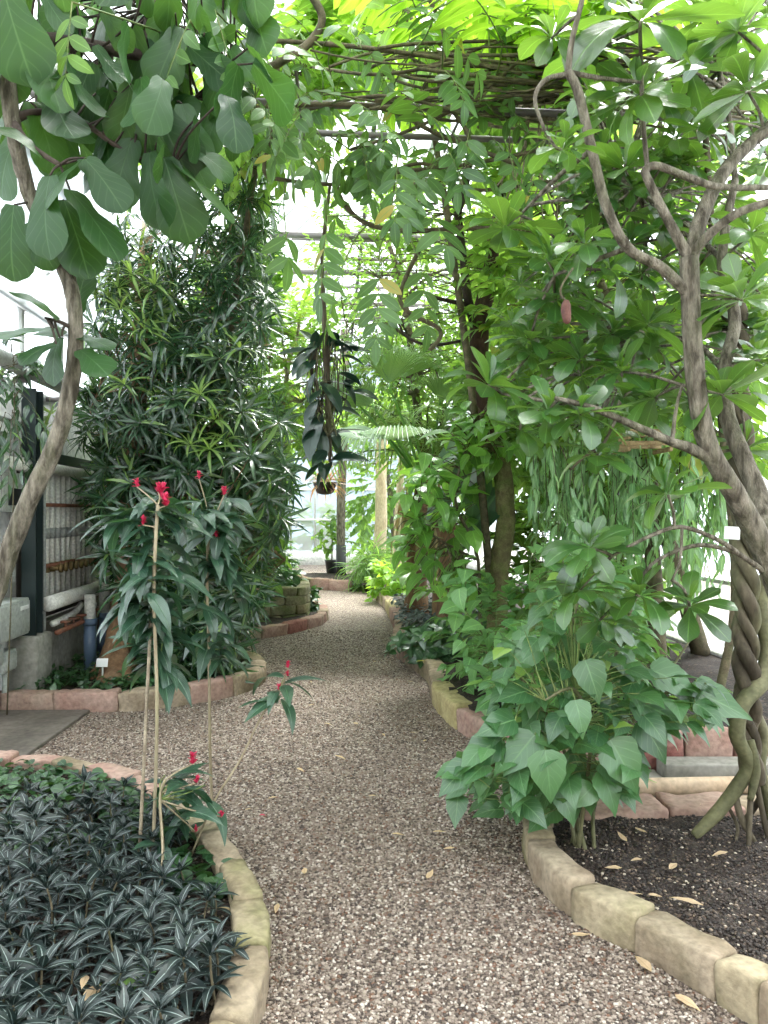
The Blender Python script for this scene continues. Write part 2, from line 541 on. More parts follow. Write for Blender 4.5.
def leaf(L, Wd, prof, rows=6, fold=.15, droop=.5, wave=0.0, across=2, start=0.0, cup=0.0):
    tp = PROF[prof]
    xs, ys = zip(*tp)
    ts = np.linspace(0, 1, rows + 1)
    if rows <= 8:
        ts = ts ** .92
    V, UV = [], []
    y = z = 0.0
    pt = 0.0
    ss = np.linspace(-1, 1, across + 1)
    for t in ts:
        a = start - droop * t
        dt = t - pt
        y += math.cos(a) * dt * L
        z += math.sin(a) * dt * L
        pt = t
        w = Wd / 2 * np.interp(t, xs, ys)
        for q in ss:
            zz = fold * abs(q) * w - cup * q * q * w
            if wave:
                zz += wave * abs(q) * math.sin(t * 15 + (2.1 if q > 0 else 0)) * Wd
            V.append((q * w, y - math.sin(a) * zz * 0, z + math.cos(a) * zz))
            UV.append((.5 + q * .5, t))
    k = across + 1
    Fq = [(i * k + j, i * k + j + 1, (i + 1) * k + j + 1, (i + 1) * k + j) for i in range(rows) for j in range(across)]
    return np.array(V), np.array(Fq), np.array(UV)


T = {}
T['umb'] = [leaf(1, .44, 'obov', 7, .16, d, .008, 2, st) for d, st in ((.5, .1), (.9, .2), (1.3, .3), (.2, 0))]
T['narrow'] = [leaf(1, .12, 'linear', 5, .25, d, 0, 2, .1) for d in (.3, .7, 1.1, 1.5)]
T['fig'] = [leaf(1, .62, 'lyrate', 12, .10, d, .022, 6, .1, .1) for d in (.3, .7, 1.1)]
T['cane'] = [leaf(1, .30, 'lance', 8, .18, d, .014, 4, .35) for d in (.7, 1.1, 1.5)]
T['stripe'] = [leaf(1, .30, 'lance', 6, .22, d, 0, 2, .3) for d in (.6, 1.0)]
T['lobed'] = [leaf(1, .74, 'lobed', 9, .12, d, .012, 4, .15) for d in (.3, .7, 1.0)]
T['broad'] = [leaf(1, .58, 'ovate', 8, .16, d, .01, 4, .1) for d in (.4, .8, 1.2)]
T['pinn'] = [leaf(1, .40, 'ellip', 6, .12, d) for d in (.2, .5, .8)]
T['small'] = [leaf(1, .5, 'ellip', 3, .2, d) for d in (.2, .6)]
T['smallo'] = [leaf(1, .62, 'ovate', 4, .2, d) for d in (.3, .8)]
T['round'] = [leaf(1, .95, 'round', 4, .15, d) for d in (.3, .7)]
T['leather'] = [leaf(1, .36, 'ellip', 8, .22, d, 0, 4, .1) for d in (.2, .6, 1.0)]
T['weep'] = [leaf(1, .27, 'lance', 5, .2, d) for d in (.2, .5, .9)]
T['blade'] = [leaf(1, .06, 'linear', 5, .3, d, 0, 2, .2) for d in (.5, 1.0, 1.6)]
T['petal'] = [leaf(1, .5, 'ellip', 4, .35, d, 0, 2, .2) for d in (-.4, .4)]
T['dead'] = [leaf(1, .36, 'lance', 7, .2, d, .03, 4, s_) for d, s_ in ((.3, .1), (.15, .05), (-.4, -.15))]

ZUP = Vector((0, 0, 1))


def rdir():
    while True:
        v = Vector((U(-1, 1), U(-1, 1), U(-1, 1)))
        if .05 < v.length < 1:
            return v.normalized()


def whorl(b, key, c, axis, n, a0, a1, s, jit=.25, hook=0.0):
    """n leaves fanned about an axis between the polar angles a0 and a1"""
    axis = Vector(axis).normalized()
    x = axis.orthogonal().normalized()
    y = axis.cross(x)
    ph = U(0, 6.28)
    for i in range(n):
        w = ph + i * 2.39996 + U(-jit, jit)
        t = i / max(1, n - 1)
        a = a0 + (a1 - a0) * t + U(-jit, jit) * .6
        rad = x * math.cos(w) + y * math.sin(w)
        d = axis * math.cos(a) + rad * math.sin(a)
        d.z -= hook
        up = axis * math.sin(a) - rad * math.cos(a) + ZUP * .25
        b.leaf(rng.choice(T[key]), Vector(c) + d * s * .05, d, up, s * U(.72, 1.15) * (.7 + .3 * min(1, .4 + t)), U(-.25, .25))


def twig(b, a, c, r0, r1, sag=.1, seg=5):
    a, c = Vector(a), Vector(c)
    m = a.lerp(c, .5) + Vector((U(-1, 1), U(-1, 1), U(-.2, 1))) * (c - a).length * sag
    b.tube([a, m, c], [r0, (r0 + r1) / 2, r1], seg, 4)


def pinnate(b, tb, base, d, L, pairs, ls, droop=.8, key='pinn', spread=1.05, rr=.004, term=True):
    """a compound leaf: drooping rachis with pairs of leaflets"""
    d = Vector(d).normalized()
    pts = [Vector(base)]
    side = d.cross(ZUP)
    if side.length < .1:
        side = Vector((1, 0, 0))
    side.normalize()
    nseg = 6
    p = Vector(base)
    dd = d.copy()
    for i in range(nseg):
        p = p + dd * (L / nseg)
        pts.append(p.copy())
        dd = (dd - ZUP * droop / nseg).normalized()
    tb.tube(pts, [rr] * 4 + [rr * .6] * 3, 4, 1)
    for i in range(pairs):
        t = .22 + .74 * i / max(1, pairs - 1)
        f = t * nseg
        k = min(nseg - 1, int(f))
        q = pts[k].lerp(pts[k + 1], f - k)
        ax = (pts[k + 1] - pts[k]).normalized()
        nrm = side.cross(ax).normalized()
        sz = ls * (.75 + .5 * math.sin(math.pi * min(1, .15 + .75 * t))) * U(.85, 1.12)
        for sg in (-1, 1):
            ld = ax * math.cos(spread) + side * sg * math.sin(spread) - ZUP * U(.05, .3)
            b.leaf(rng.choice(T[key]), q, ld, nrm + rdir() * .25, sz)
    if term:
        b.leaf(rng.choice(T[key]), pts[-1], dd, side.cross(dd), ls * 1.1)


def fan(b, c, d, up, R, n=26, arc=4.4, split=.5, key=None):
    """a fan palm blade: folded segments joined near the hub, free towards their tips"""
    d = Vector(d).normalized()
    x = d.cross(Vector(up)).normalized()
    z = x.cross(d)
    for i in range(n):
        a = -arc / 2 + arc * (i + .5) / n
        rd = d * math.cos(a) + x * math.sin(a)
        td = -d * math.sin(a) + x * math.cos(a)
        da = arc / n
        r1 = R * split
        r2 = R * U(.88, 1.05)
        w1 = r1 * math.tan(da / 2) * 1.02
        dz = z * (.12 * r1)
        tip = Vector(c) + rd * r2 - z * (.25 * r2 * U(.4, 1.2)) - ZUP * .1 * r2
        p0 = Vector(c) + rd * .02
        pm = Vector(c) + rd * r1 + dz * .8
        pl = Vector(c) + rd * r1 - td * w1 + dz * .3
        pr = Vector(c) + rd * r1 + td * w1 + dz * .3
        p2 = Vector(c) + rd * (r1 + (r2 - r1) * .5) + dz * .5 - ZUP * .02 * R
        wl = td * w1 * .75
        vs = [p0 - td * .004, p0, p0 + td * .004, pl, pm, pr, p2 - wl, p2 + z * .01, p2 + wl, tip - td * .003, tip, tip + td * .003]
        fs = [(0, 1, 4, 3), (1, 2, 5, 4), (3, 4, 7, 6), (4, 5, 8, 7), (6, 7, 10, 9), (7, 8, 11, 10)]
        uv = [(0, 0), (.5, 0), (1, 0), (0, .5), (.5, .5), (1, .5), (0, .75), (.5, .75), (1, .75), (0, 1), (.5, 1), (1, 1)]
        b.add([tuple(v) for v in vs], fs, uv)


def in_poly(x, y, poly):
    r = False
    j = len(poly) - 1
    for i in range(len(poly)):
        xi, yi = poly[i]
        xj, yj = poly[j]
        if (yi > y) != (yj > y) and x < (xj - xi) * (y - yi) / (yj - yi) + xi:
            r = not r
        j = i
    return r


def scatter(poly, y0, y1, n, zmin=.05):
    """n points in the solid that spans a view outline between two distances"""
    xs = [p[0] for p in poly]
    ys = [p[1] for p in poly]
    out = []
    k = 0
    while len(out) < n and k < n * 60:
        k += 1
        x, y = U(min(xs), max(xs)), U(min(ys), max(ys))
        if not in_poly(x, y, poly):
            continue
        q = P(x, y, U(y0, y1))
        hx = q.x * CA + q.y * SA                     # keep crowns inside the greenhouse
        roof = EAVE + (RIDGE - EAVE) * (1 - abs(hx - XM) / ((XR - XM) if hx > XM else (XM - XL)))
        if q.y < 21 and (hx < XL + .2 or hx > XR - .2 or q.z > roof - .2):
            continue
        if q.z > zmin:
            out.append(q)
    return out


def nearest(pts, q, below=True):
    best, bd = None, 1e9
    for p in pts:
        d = (p - q).length + (max(0, p.z - q.z) * .8 if below else 0)
        if d < bd:
            best, bd = p, d
    return best


def dense(pts, n=8):
    out = []
    for i in range(len(pts) - 1):
        for k in range(n):
            out.append(Vector(pts[i]).lerp(Vector(pts[i + 1]), k / n))
    out.append(Vector(pts[-1]))
    return out


# ------------------------------------------------------------------ world, light, camera
world = bpy.data.worlds.new('overcast')
SC.world = world
world.use_nodes = True
wn = world.node_tree
wn.nodes.clear()
tc = N(wn, 'ShaderNodeTexCoord')
sx = N(wn, 'ShaderNodeSeparateXYZ')
wn.links.new(tc.outputs['Generated'], sx.inputs[0])
rp = N(wn, 'ShaderNodeValToRGB')
rp.color_ramp.elements[0].position = 0.0
rp.color_ramp.elements[0].color = (.85, .93, 1.0, 1)
rp.color_ramp.elements[1].position = .8
rp.color_ramp.elements[1].color = (1, 1, 1, 1)
wn.links.new(sx.outputs[2], rp.inputs[0])
bg = N(wn, 'ShaderNodeBackground')
bg.inputs[1].default_value = 1.0
wn.links.new(rp.outputs[0], bg.inputs[0])
wo = N(wn, 'ShaderNodeOutputWorld')
wn.links.new(bg.outputs[0], wo.inputs[0])

sun = bpy.data.lights.new('sun', 'SUN')
sun.energy = 3.0
sun.angle = math.radians(25)
sun.color = (1, .97, .9)
so = bpy.data.objects.new('sun', sun)
COL.objects.link(so)
so.location = (3, 2, 12)
so.rotation_euler = (math.radians(-24), math.radians(12), 0)

cam = bpy.data.cameras.new('camera')
cam.sensor_fit = 'VERTICAL'
cam.sensor_height = 36
cam.sensor_width = 27
cam.lens = F / 1024 * 36
cam.clip_start = .05
co = bpy.data.objects.new('camera', cam)
COL.objects.link(co)
co.location = (0, 0, CH)
co.rotation_euler = (math.pi / 2, 0, 0)
SC.camera = co
vs = SC.view_settings
vs.view_transform = 'Standard'
vs.look = 'None'
vs.gamma = 1
vs.use_curve_mapping = False
vs.exposure = 2.42
cy = SC.cycles
cy.use_denoising = True
cy.max_bounces = 7
cy.diffuse_bounces = 2
cy.glossy_bounces = 2
cy.transmission_bounces = 4
cy.transparent_max_bounces = 8
cy.sample_clamp_indirect = 6
cy.caustics_reflective = False
cy.caustics_refractive = False
# ================================================================== THE SETTING
def ground_patch(name, poly, z, cell, m, amp=.012, kind='structure', fs=5.0):
    b = Buf()
    xs = [p[0] for p in poly]
    ys = [p[1] for p in poly]
    nx, ny = int((max(xs) - min(xs)) / cell) + 1, int((max(ys) - min(ys)) / cell) + 1
    idx, V, Fq = {}, [], []

    def vid(i, j):
        if (i, j) not in idx:
            x, y = min(xs) + i * cell, min(ys) + j * cell
            idx[(i, j)] = len(V)
            V.append((x, y, z + amp * noise.noise(Vector((x * fs, y * fs, 3.1))) + amp * .6 * noise.noise(Vector((x * fs * 4, y * fs * 4, 7)))))
        return idx[(i, j)]
    for i in range(nx):
        for j in range(ny):
            if all(in_poly(min(xs) + (i + a) * cell, min(ys) + (j + c) * cell, poly) for a, c in ((-.4, -.4), (1.4, -.4), (-.4, 1.4), (1.4, 1.4))):
                Fq.append((vid(i, j), vid(i + 1, j), vid(i + 1, j + 1), vid(i, j + 1)))
    b.add(V, Fq)
    return tag(b.build(name, m), kind=kind)


b = Buf()
b.add([(-9, -6, 0), (9, -6, 0), (9, 30, 0), (-9, 30, 0)], [(0, 1, 2, 3)])
tag(b.build('floor', M['gravel']), kind='structure')

# bed outlines, traced on the ground
NL = [(-2.9, 4.36), (-2.23, 4.29), (-1.86, 4.24), (-1.51, 4.08), (-1.23, 3.88), (-.94, 3.58), (-.70, 3.24), (-.53, 2.92), (-.42, 2.63), (-.376, 2.44), (-.36, 2.25),
      (-.37, 2.05), (-.42, 1.85), (-.52, 1.65), (-.68, 1.5)]
NR = [(1.30, 1.95), (1.11, 2.08), (1.07, 2.16), (.96, 2.33), (.857, 2.50), (.764, 2.60), (.69, 2.72), (.64, 2.86), (.607, 3.02), (.605, 3.2), (.64, 3.4), (.72, 3.56), (.9, 3.66),
      (1.15, 3.70), (1.5, 3.72), (1.9, 3.72), (2.4, 3.72)]
SR = [(2.6, 4.27), (2.2, 4.27), (1.8, 4.27), (1.45, 4.27), (1.15, 4.32), (.9, 4.45), (.70, 4.66), (.55, 4.93), (.45, 5.25), (.39, 5.6), (.375, 6.0), (.385, 6.45), (.32, 6.85), (.22, 7.25), (.12, 7.7), (.10, 8.3), (.13, 8.9), (.12, 9.6),
      (.06, 10.6), (.0, 11.5), (-.22, 12.9), (-.5, 13.6)]
BL = [(-3.3, 5.50), (-2.86, 5.52), (-2.3, 5.54), (-1.9, 5.56), (-1.51, 5.76), (-1.22, 6.02), (-1.06, 6.4), (-1.10, 6.85), (-1.3, 7.3)]
SL = [(-2.1, 8.0), (-1.7, 8.45), (-1.4, 8.8), (-1.14, 9.12), (-.92, 9.55), (-.80, 9.95), (-.80, 10.6), (-1.0, 11.6), (-1.25, 13.0)]
FB = [(-1.9, 15.4), (-1.5, 14.6), (-1.1, 14.2), (-.65, 13.95), (-.3, 13.9)]

ground_patch('bed_soil', NL + [(-1.5, 1.4), (-2.9, 1.4)], .06, .05, M['soil'], .018)
ground_patch('bed_soil', NR + [(2.4, 1.95)], .06, .045, M['soil'], .02)
ground_patch('bed_soil', SR + [(-.2, 16), (3.6, 16), (3.6, 4.27)], .16, .09, M['soil'], .03)
ground_patch('bed_soil', BL + [(-1.7, 7.7), (-2.1, 8.0), (-4, 8), (-4, 5.5)], .05, .08, M['soil'], .03)
ground_patch('bed_soil', SL + [(-1.9, 15.4), (-5, 15.4), (-5, 8.0)], .12, .1, M['soil'], .03)
ground_patch('bed_soil', FB + [(.5, 13.9), (.5, 17), (-1.9, 17)], .1, .1, M['soil'], .03)

# dark flagstone at the left and the concrete channel at the right
b = Buf()
b.box((-3.0, 5.0, .008), (1.62, 1.05, .03), Matrix.Rotation(.02, 3, 'Z'), .008)
tag(b.build('paving_slab', M['slab'], loc=(-3, 5, 0)), kind='structure')
b = Buf()
b.box((1.75, 3.98, .004), (1.9, .55, .012), None, .003)
tag(b.build('channel_floor', M['concrete'], loc=(1.75, 4, 0)), kind='structure')
b = Buf()
b.box((2.05, 4.17, .05), (.98, .15, .10), None, .008)
b.box((1.3, 4.13, .02), (.5, .22, .045), Matrix.Rotation(.06, 3, 'Y'), .008)
tag(b.build('kerb', M['concrete'], loc=(1.8, 4.17, 0)), kind='structure')

# greenhouse shell: x across, y along
XL, XR, YE, EAVE, XM, RIDGE = -2.55, 3.6, 21.0, 3.3, .5, 6.3


def wbox(b, x0, x1, y0, y1, z0, z1, bev=0.0):
    c = W((x0 + x1) / 2, (y0 + y1) / 2, 0)
    b.box((c.x, c.y, (z0 + z1) / 2), (x1 - x0, y1 - y0, z1 - z0), Matrix.Rotation(AX, 3, 'Z'), bev)


def wquad(b, pts):
    b.add([tuple(W(*p)) for p in pts], [(0, 1, 2, 3)])


Y0 = -3.5
b = Buf()
wbox(b, XL - .2, XL, Y0, YE, -.02, .58)
wbox(b, XL - .12, XL - .05, 5.6, 9.0, .58, 2.5)
wl = tag(b.build('wall_left', M['white_wall']), kind='structure')
b = Buf()
wbox(b, XL - .05, XL + .03, 6.28, 7.75, .58, 1.93)
tag(b.build('dark_backing', plain('brown sheet', (.075, .062, .05), .8), loc=W(XL, 7, .6)), 'dark brown sheet added behind the vertical white pipes', 'board')  # dark sheet added so the gaps between the white pipes read dark
b = Buf()
for y in np.arange(Y0, YE + .1, .9):
    wbox(b, XL - .10, XL - .04, y - .025, y + .025, .58, EAVE)
wbox(b, XL - .12, XL - .02, Y0, YE, EAVE - .08, EAVE + .04)
wbox(b, XL - .10, XL - .04, Y0, YE, 2.5, 2.56)
tag(b.build('trim_1', M['bar']), kind='structure')
b = Buf()
wquad(b, [(XL - .07, Y0, .58), (XL - .07, YE, .58), (XL - .07, YE, EAVE), (XL - .07, Y0, EAVE)])
tag(b.build('window_1', M['frosted']), kind='structure')

b = Buf()
wbox(b, XR, XR + .2, Y0, YE, -.02, .16)
wbox(b, XR - .04, XR + .2, Y0, YE, .16, .19)
tag(b.build('wall_right', M['white_wall']), kind='structure')
b = Buf()
for y in np.arange(Y0, YE + .1, .9):
    wbox(b, XR + .04, XR + .10, y - .025, y + .025, .19, EAVE)
wbox(b, XR + .04, XR + .10, Y0, YE, .82, .86)
wbox(b, XR + .02, XR + .12, Y0, YE, EAVE - .08, EAVE + .04)
wbox(b, XR + .04, XR + .10, Y0, YE, 1.9, 1.95)
tag(b.build('trim_2', M['bar']), kind='structure')
b = Buf()
wquad(b, [(XR + .07, Y0, .19), (XR + .07, YE, .19), (XR + .07, YE, EAVE), (XR + .07, Y0, EAVE)])
tag(b.build('window_2', M['frosted']), kind='structure')

b = Buf()
wbox(b, XL - .2, XR + .2, YE, YE + .2, -.02, .4)
tag(b.build('wall_end', M['white_wall']), kind='structure')
b = Buf()
for x in np.arange(XL, XR + .1, .68):
    top = EAVE + (RIDGE - EAVE) * (1 - abs(x - XM) / (XR - XM))
    wbox(b, x - .03, x + .03, YE + .02, YE + .1, .4, max(EAVE, top))
for z in (1.25, 2.1, 3.0, 3.9):
    wbox(b, XL, XR, YE + .02, YE + .1, z, z + .06)
tag(b.build('trim_3', M['bar']), kind='structure')
b = Buf()
wquad(b, [(XL, YE + .06, .4), (XR, YE + .06, .4), (XR, YE + .06, EAVE), (XL, YE + .06, EAVE)])
wquad(b, [(XL, YE + .06, EAVE), (XR, YE + .06, EAVE), (XM + .01, YE + .06, RIDGE), (XM - .01, YE + .06, RIDGE)])
tag(b.build('window_3', M['end_glass']), kind='structure')

b = Buf()
wquad(b, [(XL, Y0, EAVE), (XL, YE, EAVE), (XM, YE, RIDGE), (XM, Y0, RIDGE)])
wquad(b, [(XR, YE, EAVE), (XR, Y0, EAVE), (XM, Y0, RIDGE), (XM, YE, RIDGE)])
tag(b.build('ceiling', M['glass']), kind='structure')


def slope_bar(b, xa, xb, y, w, d, off):
    """a rafter from eave to ridge"""
    p, q = W(xa, y, EAVE + off), W(xb, y, RIDGE + off)
    u = (q - p).normalized()
    R = Matrix((u, W(0, 1, 0).normalized(), u.cross(W(0, 1, 0).normalized()))).transposed()
    b.box(tuple((p + q) / 2), ((q - p).length, w, d), R)


b = Buf()
for y in np.arange(Y0, YE + .1, .75):
    slope_bar(b, XL, XM, y, .035, .05, -.03)
    slope_bar(b, XR, XM, y, .035, .05, -.03)
for t in (.0, .2, .4, .6, .8, 1.0):
    for xa in (XL, XR):
        x = xa + (XM - xa) * t
        z = EAVE + (RIDGE - EAVE) * t - .07
        wbox(b, x - .03, x + .03, Y0, YE, z - .04, z + .03)
tag(b.build('trim_4', M['bar']), kind='structure')
b = Buf()
wbox(b, XL - .2, XR + .2, Y0 - .2, Y0, -.02, 4.6)
tag(b.build('wall_back', M['white_wall']), kind='structure')  # unseen wall, added to cut the sky light from behind the camera
# cross pipes and tie rods under the roof towards the far end
b = Buf()
for i, (y, z) in enumerate([(9.4, 5.0), (10.2, 5.25), (11.0, 5.05), (12.0, 5.6), (12.8, 5.1), (14.0, 5.75), (15.5, 5.6), (17.0, 5.9)]):
    hw = (RIDGE - z) / (RIDGE - EAVE)
    b.tube([W(XM + (XL - XM) * hw, y, z), W(XM + (XR - XM) * hw, y, z)], .028 if i % 2 else .04, 6, 1)
tag(b.build('trim_5', M['bar_dark']), kind='structure')


b = Buf()
for i in range(3):                                  # white boards under the left eave, made translucent so their undersides look lit
    t0, t1 = i * .085 + .005, (i + 1) * .085 - .004
    xa, xb = XL + (XM - XL) * t0, XL + (XM - XL) * t1
    za, zb = EAVE + (RIDGE - EAVE) * t0 - .14, EAVE + (RIDGE - EAVE) * t1 - .14
    for dz, flip in ((0, 0),):
        q = [(xa, 2.8, za + dz), (xa, 10, za + dz), (xb, 10, zb + dz), (xb, 2.8, zb + dz)]
        wquad(b, q[::-1] if flip else q)
tag(b.build('trim_7', M['bright_board']), kind='structure')


# ================================================================== EDGING STONES
class Curve:
    def __init__(s, pts, sub=6):
        p = [Vector((q[0], q[1], 0)) for q in pts]
        s.p = []
        for i in range(len(p) - 1):
            p0, p1, p2, p3 = p[max(i - 1, 0)], p[i], p[i + 1], p[min(i + 2, len(p) - 1)]
            for k in range(sub):
                t = k / sub
                s.p.append(.5 * ((2 * p1) + (p2 - p0) * t + (2 * p0 - 5 * p1 + 4 * p2 - p3) * t * t + (3 * p1 - p0 - 3 * p2 + p3) * t ** 3))
        s.p.append(p[-1])
        s.l = [0]
        for i in range(len(s.p) - 1):
            s.l.append(s.l[-1] + (s.p[i + 1] - s.p[i]).length)
        s.L = s.l[-1]

    def at(s, d):
        d = min(max(d, 0), s.L - 1e-4)
        i = int(np.searchsorted(s.l, d, 'right')) - 1
        i = min(i, len(s.p) - 2)
        t = (d - s.l[i]) / max(1e-6, s.l[i + 1] - s.l[i])
        a, c = s.p[max(i - 1, 0)], s.p[min(i + 2, len(s.p) - 1)]
        return s.p[i].lerp(s.p[i + 1], t), (c - a).normalized()


def stone(name, cv, s0, s1, w, h, side, m, z0=-.02, rough=.012):
    """one rough block laid along a curve; side +1 lies left of the direction of travel"""
    b = Buf()
    n = max(6, int((s1 - s0) / .035))
    prof = []
    rr = .3
    for k in range(20):
        a = 2 * math.pi * k / 20
        c, q = math.cos(a), math.sin(a)
        e = .27
        prof.append((.5 + .5 * math.copysign(abs(c) ** e, c), .5 + .5 * math.copysign(abs(q) ** e, q)))
    seed = Vector((U(0, 50), U(0, 50), U(0, 50)))
    V = []
    w2, h2 = w * U(.92, 1.08), h * U(.92, 1.08)
    tilt = U(-.02, .02)
    rings = [(0, .05), (0, .8)] + [(i / n, 1) for i in range(n + 1)] + [(1, .8), (1, .05)]
    rings[2] = (.015, .965)
    rings[-3] = (.985, .965)
    lump = U(.6, 1.4) * rough
    for t, sc in rings:
        c, tg = cv.at(s0 + (s1 - s0) * t)
        nv = Vector((-tg.y, tg.x, 0)) * side
        for (a, z) in prof:
            aa, zz = .5 + (a - .5) * sc, .5 + (z - .5) * sc
            q = c + nv * (aa * w2) + ZUP * (z0 + zz * (h2 - z0) + tilt * (t - .5))
            d = noise.noise_vector(q * 9 + seed) * lump + noise.noise_vector(q * 30 + seed) * rough * .45
            V.append(tuple(q + d))
    m_ = len(rings)
    Fq = [(i * 20 + k, i * 20 + (k + 1) % 20, (i + 1) * 20 + (k + 1) % 20, (i + 1) * 20 + k) for i in range(m_ - 1) for k in range(20)]
    b.add(V, Fq)
    mid, _ = cv.at((s0 + s1) / 2)
    return b.build(name, m, loc=(mid.x, mid.y, 0))


ORD = ['', 'first', 'second', 'third', 'fourth', 'fifth', 'sixth', 'seventh', 'eighth', 'ninth', 'tenth', 'eleventh', 'twelfth', 'thirteenth', 'fourteenth', 'fifteenth', 'sixteenth', 'seventeenth', 'eighteenth']


def edging(cv, cuts, w, h, side, mats, group, label, gap=.002, rough=.012):
    seen = 0
    for i in range(len(cuts) - 1):
        m, col = mats[i % len(mats)]
        ends = [cv.at(cuts[i] + f * (cuts[i + 1] - cuts[i]))[0] for f in (.25, .5, .75)]
        shown = any(q.y > .3 and -5 < CX + F * q.x / q.y < 773 and CY + F * (CH - h) / q.y < 1030 for q in ends)
        o = stone('edging_stone', cv, cuts[i] + gap, cuts[i + 1] - gap, w, h, side, M[m], rough=rough)
        tag(o, label(seen, col) if shown else f'{col} one of the {group}, {ORD[i + 1 - seen]} outside frame', 'stone', group)
        seen += shown


def cuts_of(L, a, b, start=0.0):
    out = [start]
    while out[-1] < L - a:
        out.append(min(L, out[-1] + U(a, b)))
    return out


yellow = ('yellow_stone', 'yellowish tan')
tan, mossy, pink, red, grey = ('tan_stone', 'tan'), ('moss_stone', 'mossy tan'), ('pink_stone', 'pink'), ('red_stone', 'red'), ('grey_stone', 'grey green')

# near left bed, counted from the bottom of the view up and round
cv = Curve(NL[::-1])
cu = cuts_of(cv.L, .26, .36)
nS = len(cu) - 1
order = [tan, mossy, tan, mossy, mossy, tan, mossy, tan, pink, pink, tan, pink, pink]
first_vis = next(i for i in range(nS) if cu[i + 1] > .30)
edging(cv, cu, .115, .115, 1, order, 'edging stones of the striped-leaf bed',
       lambda i, c: f'{c} edging stone of the striped-leaf bed, {ORD[i + 1]} counted from its lower end' )
# near right bed, counted from the right-hand frame edge
cv = Curve(NR[:13])
cu = [0, .30]
for px, py in ((722, 1000), (636, 953), (568, 919), (529, 868)):
    g = G(px, py)
    cu.append(min(range(int(cv.L * 200)), key=lambda k: (cv.at(k / 200)[0] - g).length) / 200)
cu = sorted(set(cu))
cu = [c for i, c in enumerate(cu) if i == 0 or c - cu[i - 1] > .08]
cu += [cu[-1] + .3, min(cv.L, cu[-1] + .62)]
edging(cv, cu, .125, .135, -1, [tan, mossy, tan, mossy, tan, mossy, tan, pink], 'edging stones of the near right bed',
       lambda i, c: f'big {c} edging stone of the right bed, {ORD[i + 1]} from the lower right corner')
cv = Curve(NR[12:])
cu = cuts_of(cv.L, .32, .5)
edging(cv, cu, .2, .085, -1, [pink, pink, tan, pink], 'flat pink stones before the clay pipe',
       lambda i, c: f'flat {c} stone before the clay pipe, {ORD[i + 1]} from the broad-leaved bush')
# second bed at the right: red blocks above the kerb, then the winding low edge
cv = Curve(SR[:4])
cu = [0, .3, .58, .86, 1.14]
edging(cv, cu, .16, .225, -1, [red, red, pink, red], 'red stones above the concrete kerb',
       lambda i, c: f'rough {c} sandstone block above the concrete kerb, {ORD[i + 1]} from the right', rough=.018)
cv = Curve(SR[3:])
cu = cuts_of(cv.L - 1.0, .34, .52)
edging(cv, cu, .16, .17, -1, [pink, pink, pink, yellow, yellow, tan, mossy, tan, pink, tan, pink, tan], 'edging stones along the right of the path',
       lambda i, c: f'{c} edging stone right of the path, {ORD[i + 1]} beyond the kerb' if i < 18 else f'distant {c} edging stone at the far right of the path')
# back left bed
cv = Curve(BL)
cu = cuts_of(cv.L, .36, .56)
edging(cv, cu, .15, .145, 1, [red, pink, pink, tan, pink, tan, tan, mossy, tan], 'edging stones below the pipes',
       lambda i, c: f'{c} edging stone of the bed below the wall pipes, {ORD[i + 1]} from the left', rough=.016)
cv = Curve(SL)
cu = cuts_of(cv.L, .32, .5)
edging(cv, cu, .15, .13, 1, [tan, pink, tan, pink, red, pink, pink], 'low edging before the brick planter',
       lambda i, c: f'low {c} edging stone before the mossy block planter, {ORD[i + 1]} from the left', rough=.014)
cv = Curve(FB)
cu = cuts_of(cv.L, .4, .6)
edging(cv, cu, .16, .2, 1, [pink, tan, pink], 'far edging stones at the path end',
       lambda i, c: f'{c} edging stone at the far end of the path, {ORD[i + 1]} from the left')

# mossy block planter, four courses of separate blocks, front and side
cvw = Curve([(-2.35, 8.85), (-1.9, 9.3), (-1.5, 9.6), (-1.16, 9.78), (-1.02, 9.95), (-1.04, 10.4), (-1.15, 11.0)], 8)
blk = 0
for row in range(4):
    s = .0 if row % 2 else -.18
    k = 0
    while s < cvw.L - .12:
        e = min(cvw.L, s + U(.32, .44))
        m, c = rng.choice([grey, mossy, grey, tan, grey])
        k += 1
        o = stone('planter_block', cvw, max(0, s) + .006, e - .006, .16, .125, 1, M[m], z0=0, rough=.011)
        o.location.z = .02 + row * .122
        tag(o, f'{c} block of the planter wall, {["lowest", "second", "third", "topmost"][row]} course, {ORD[k]} from the left', 'stone', 'blocks of the planter wall')
        s = e

# clay pipe in the channel
b = Buf()
b.tube([(1.0, 3.86, .058), (1.6, 3.90, .056), (2.0, 3.92, .055), (2.5, 3.94, .055)], .045, 16, 3)
tag(b.build('drain_pipe', M['clay'], loc=(1.0, 3.86, .01)), 'pale clay coloured drain pipe lying in the concrete channel', 'pipe')

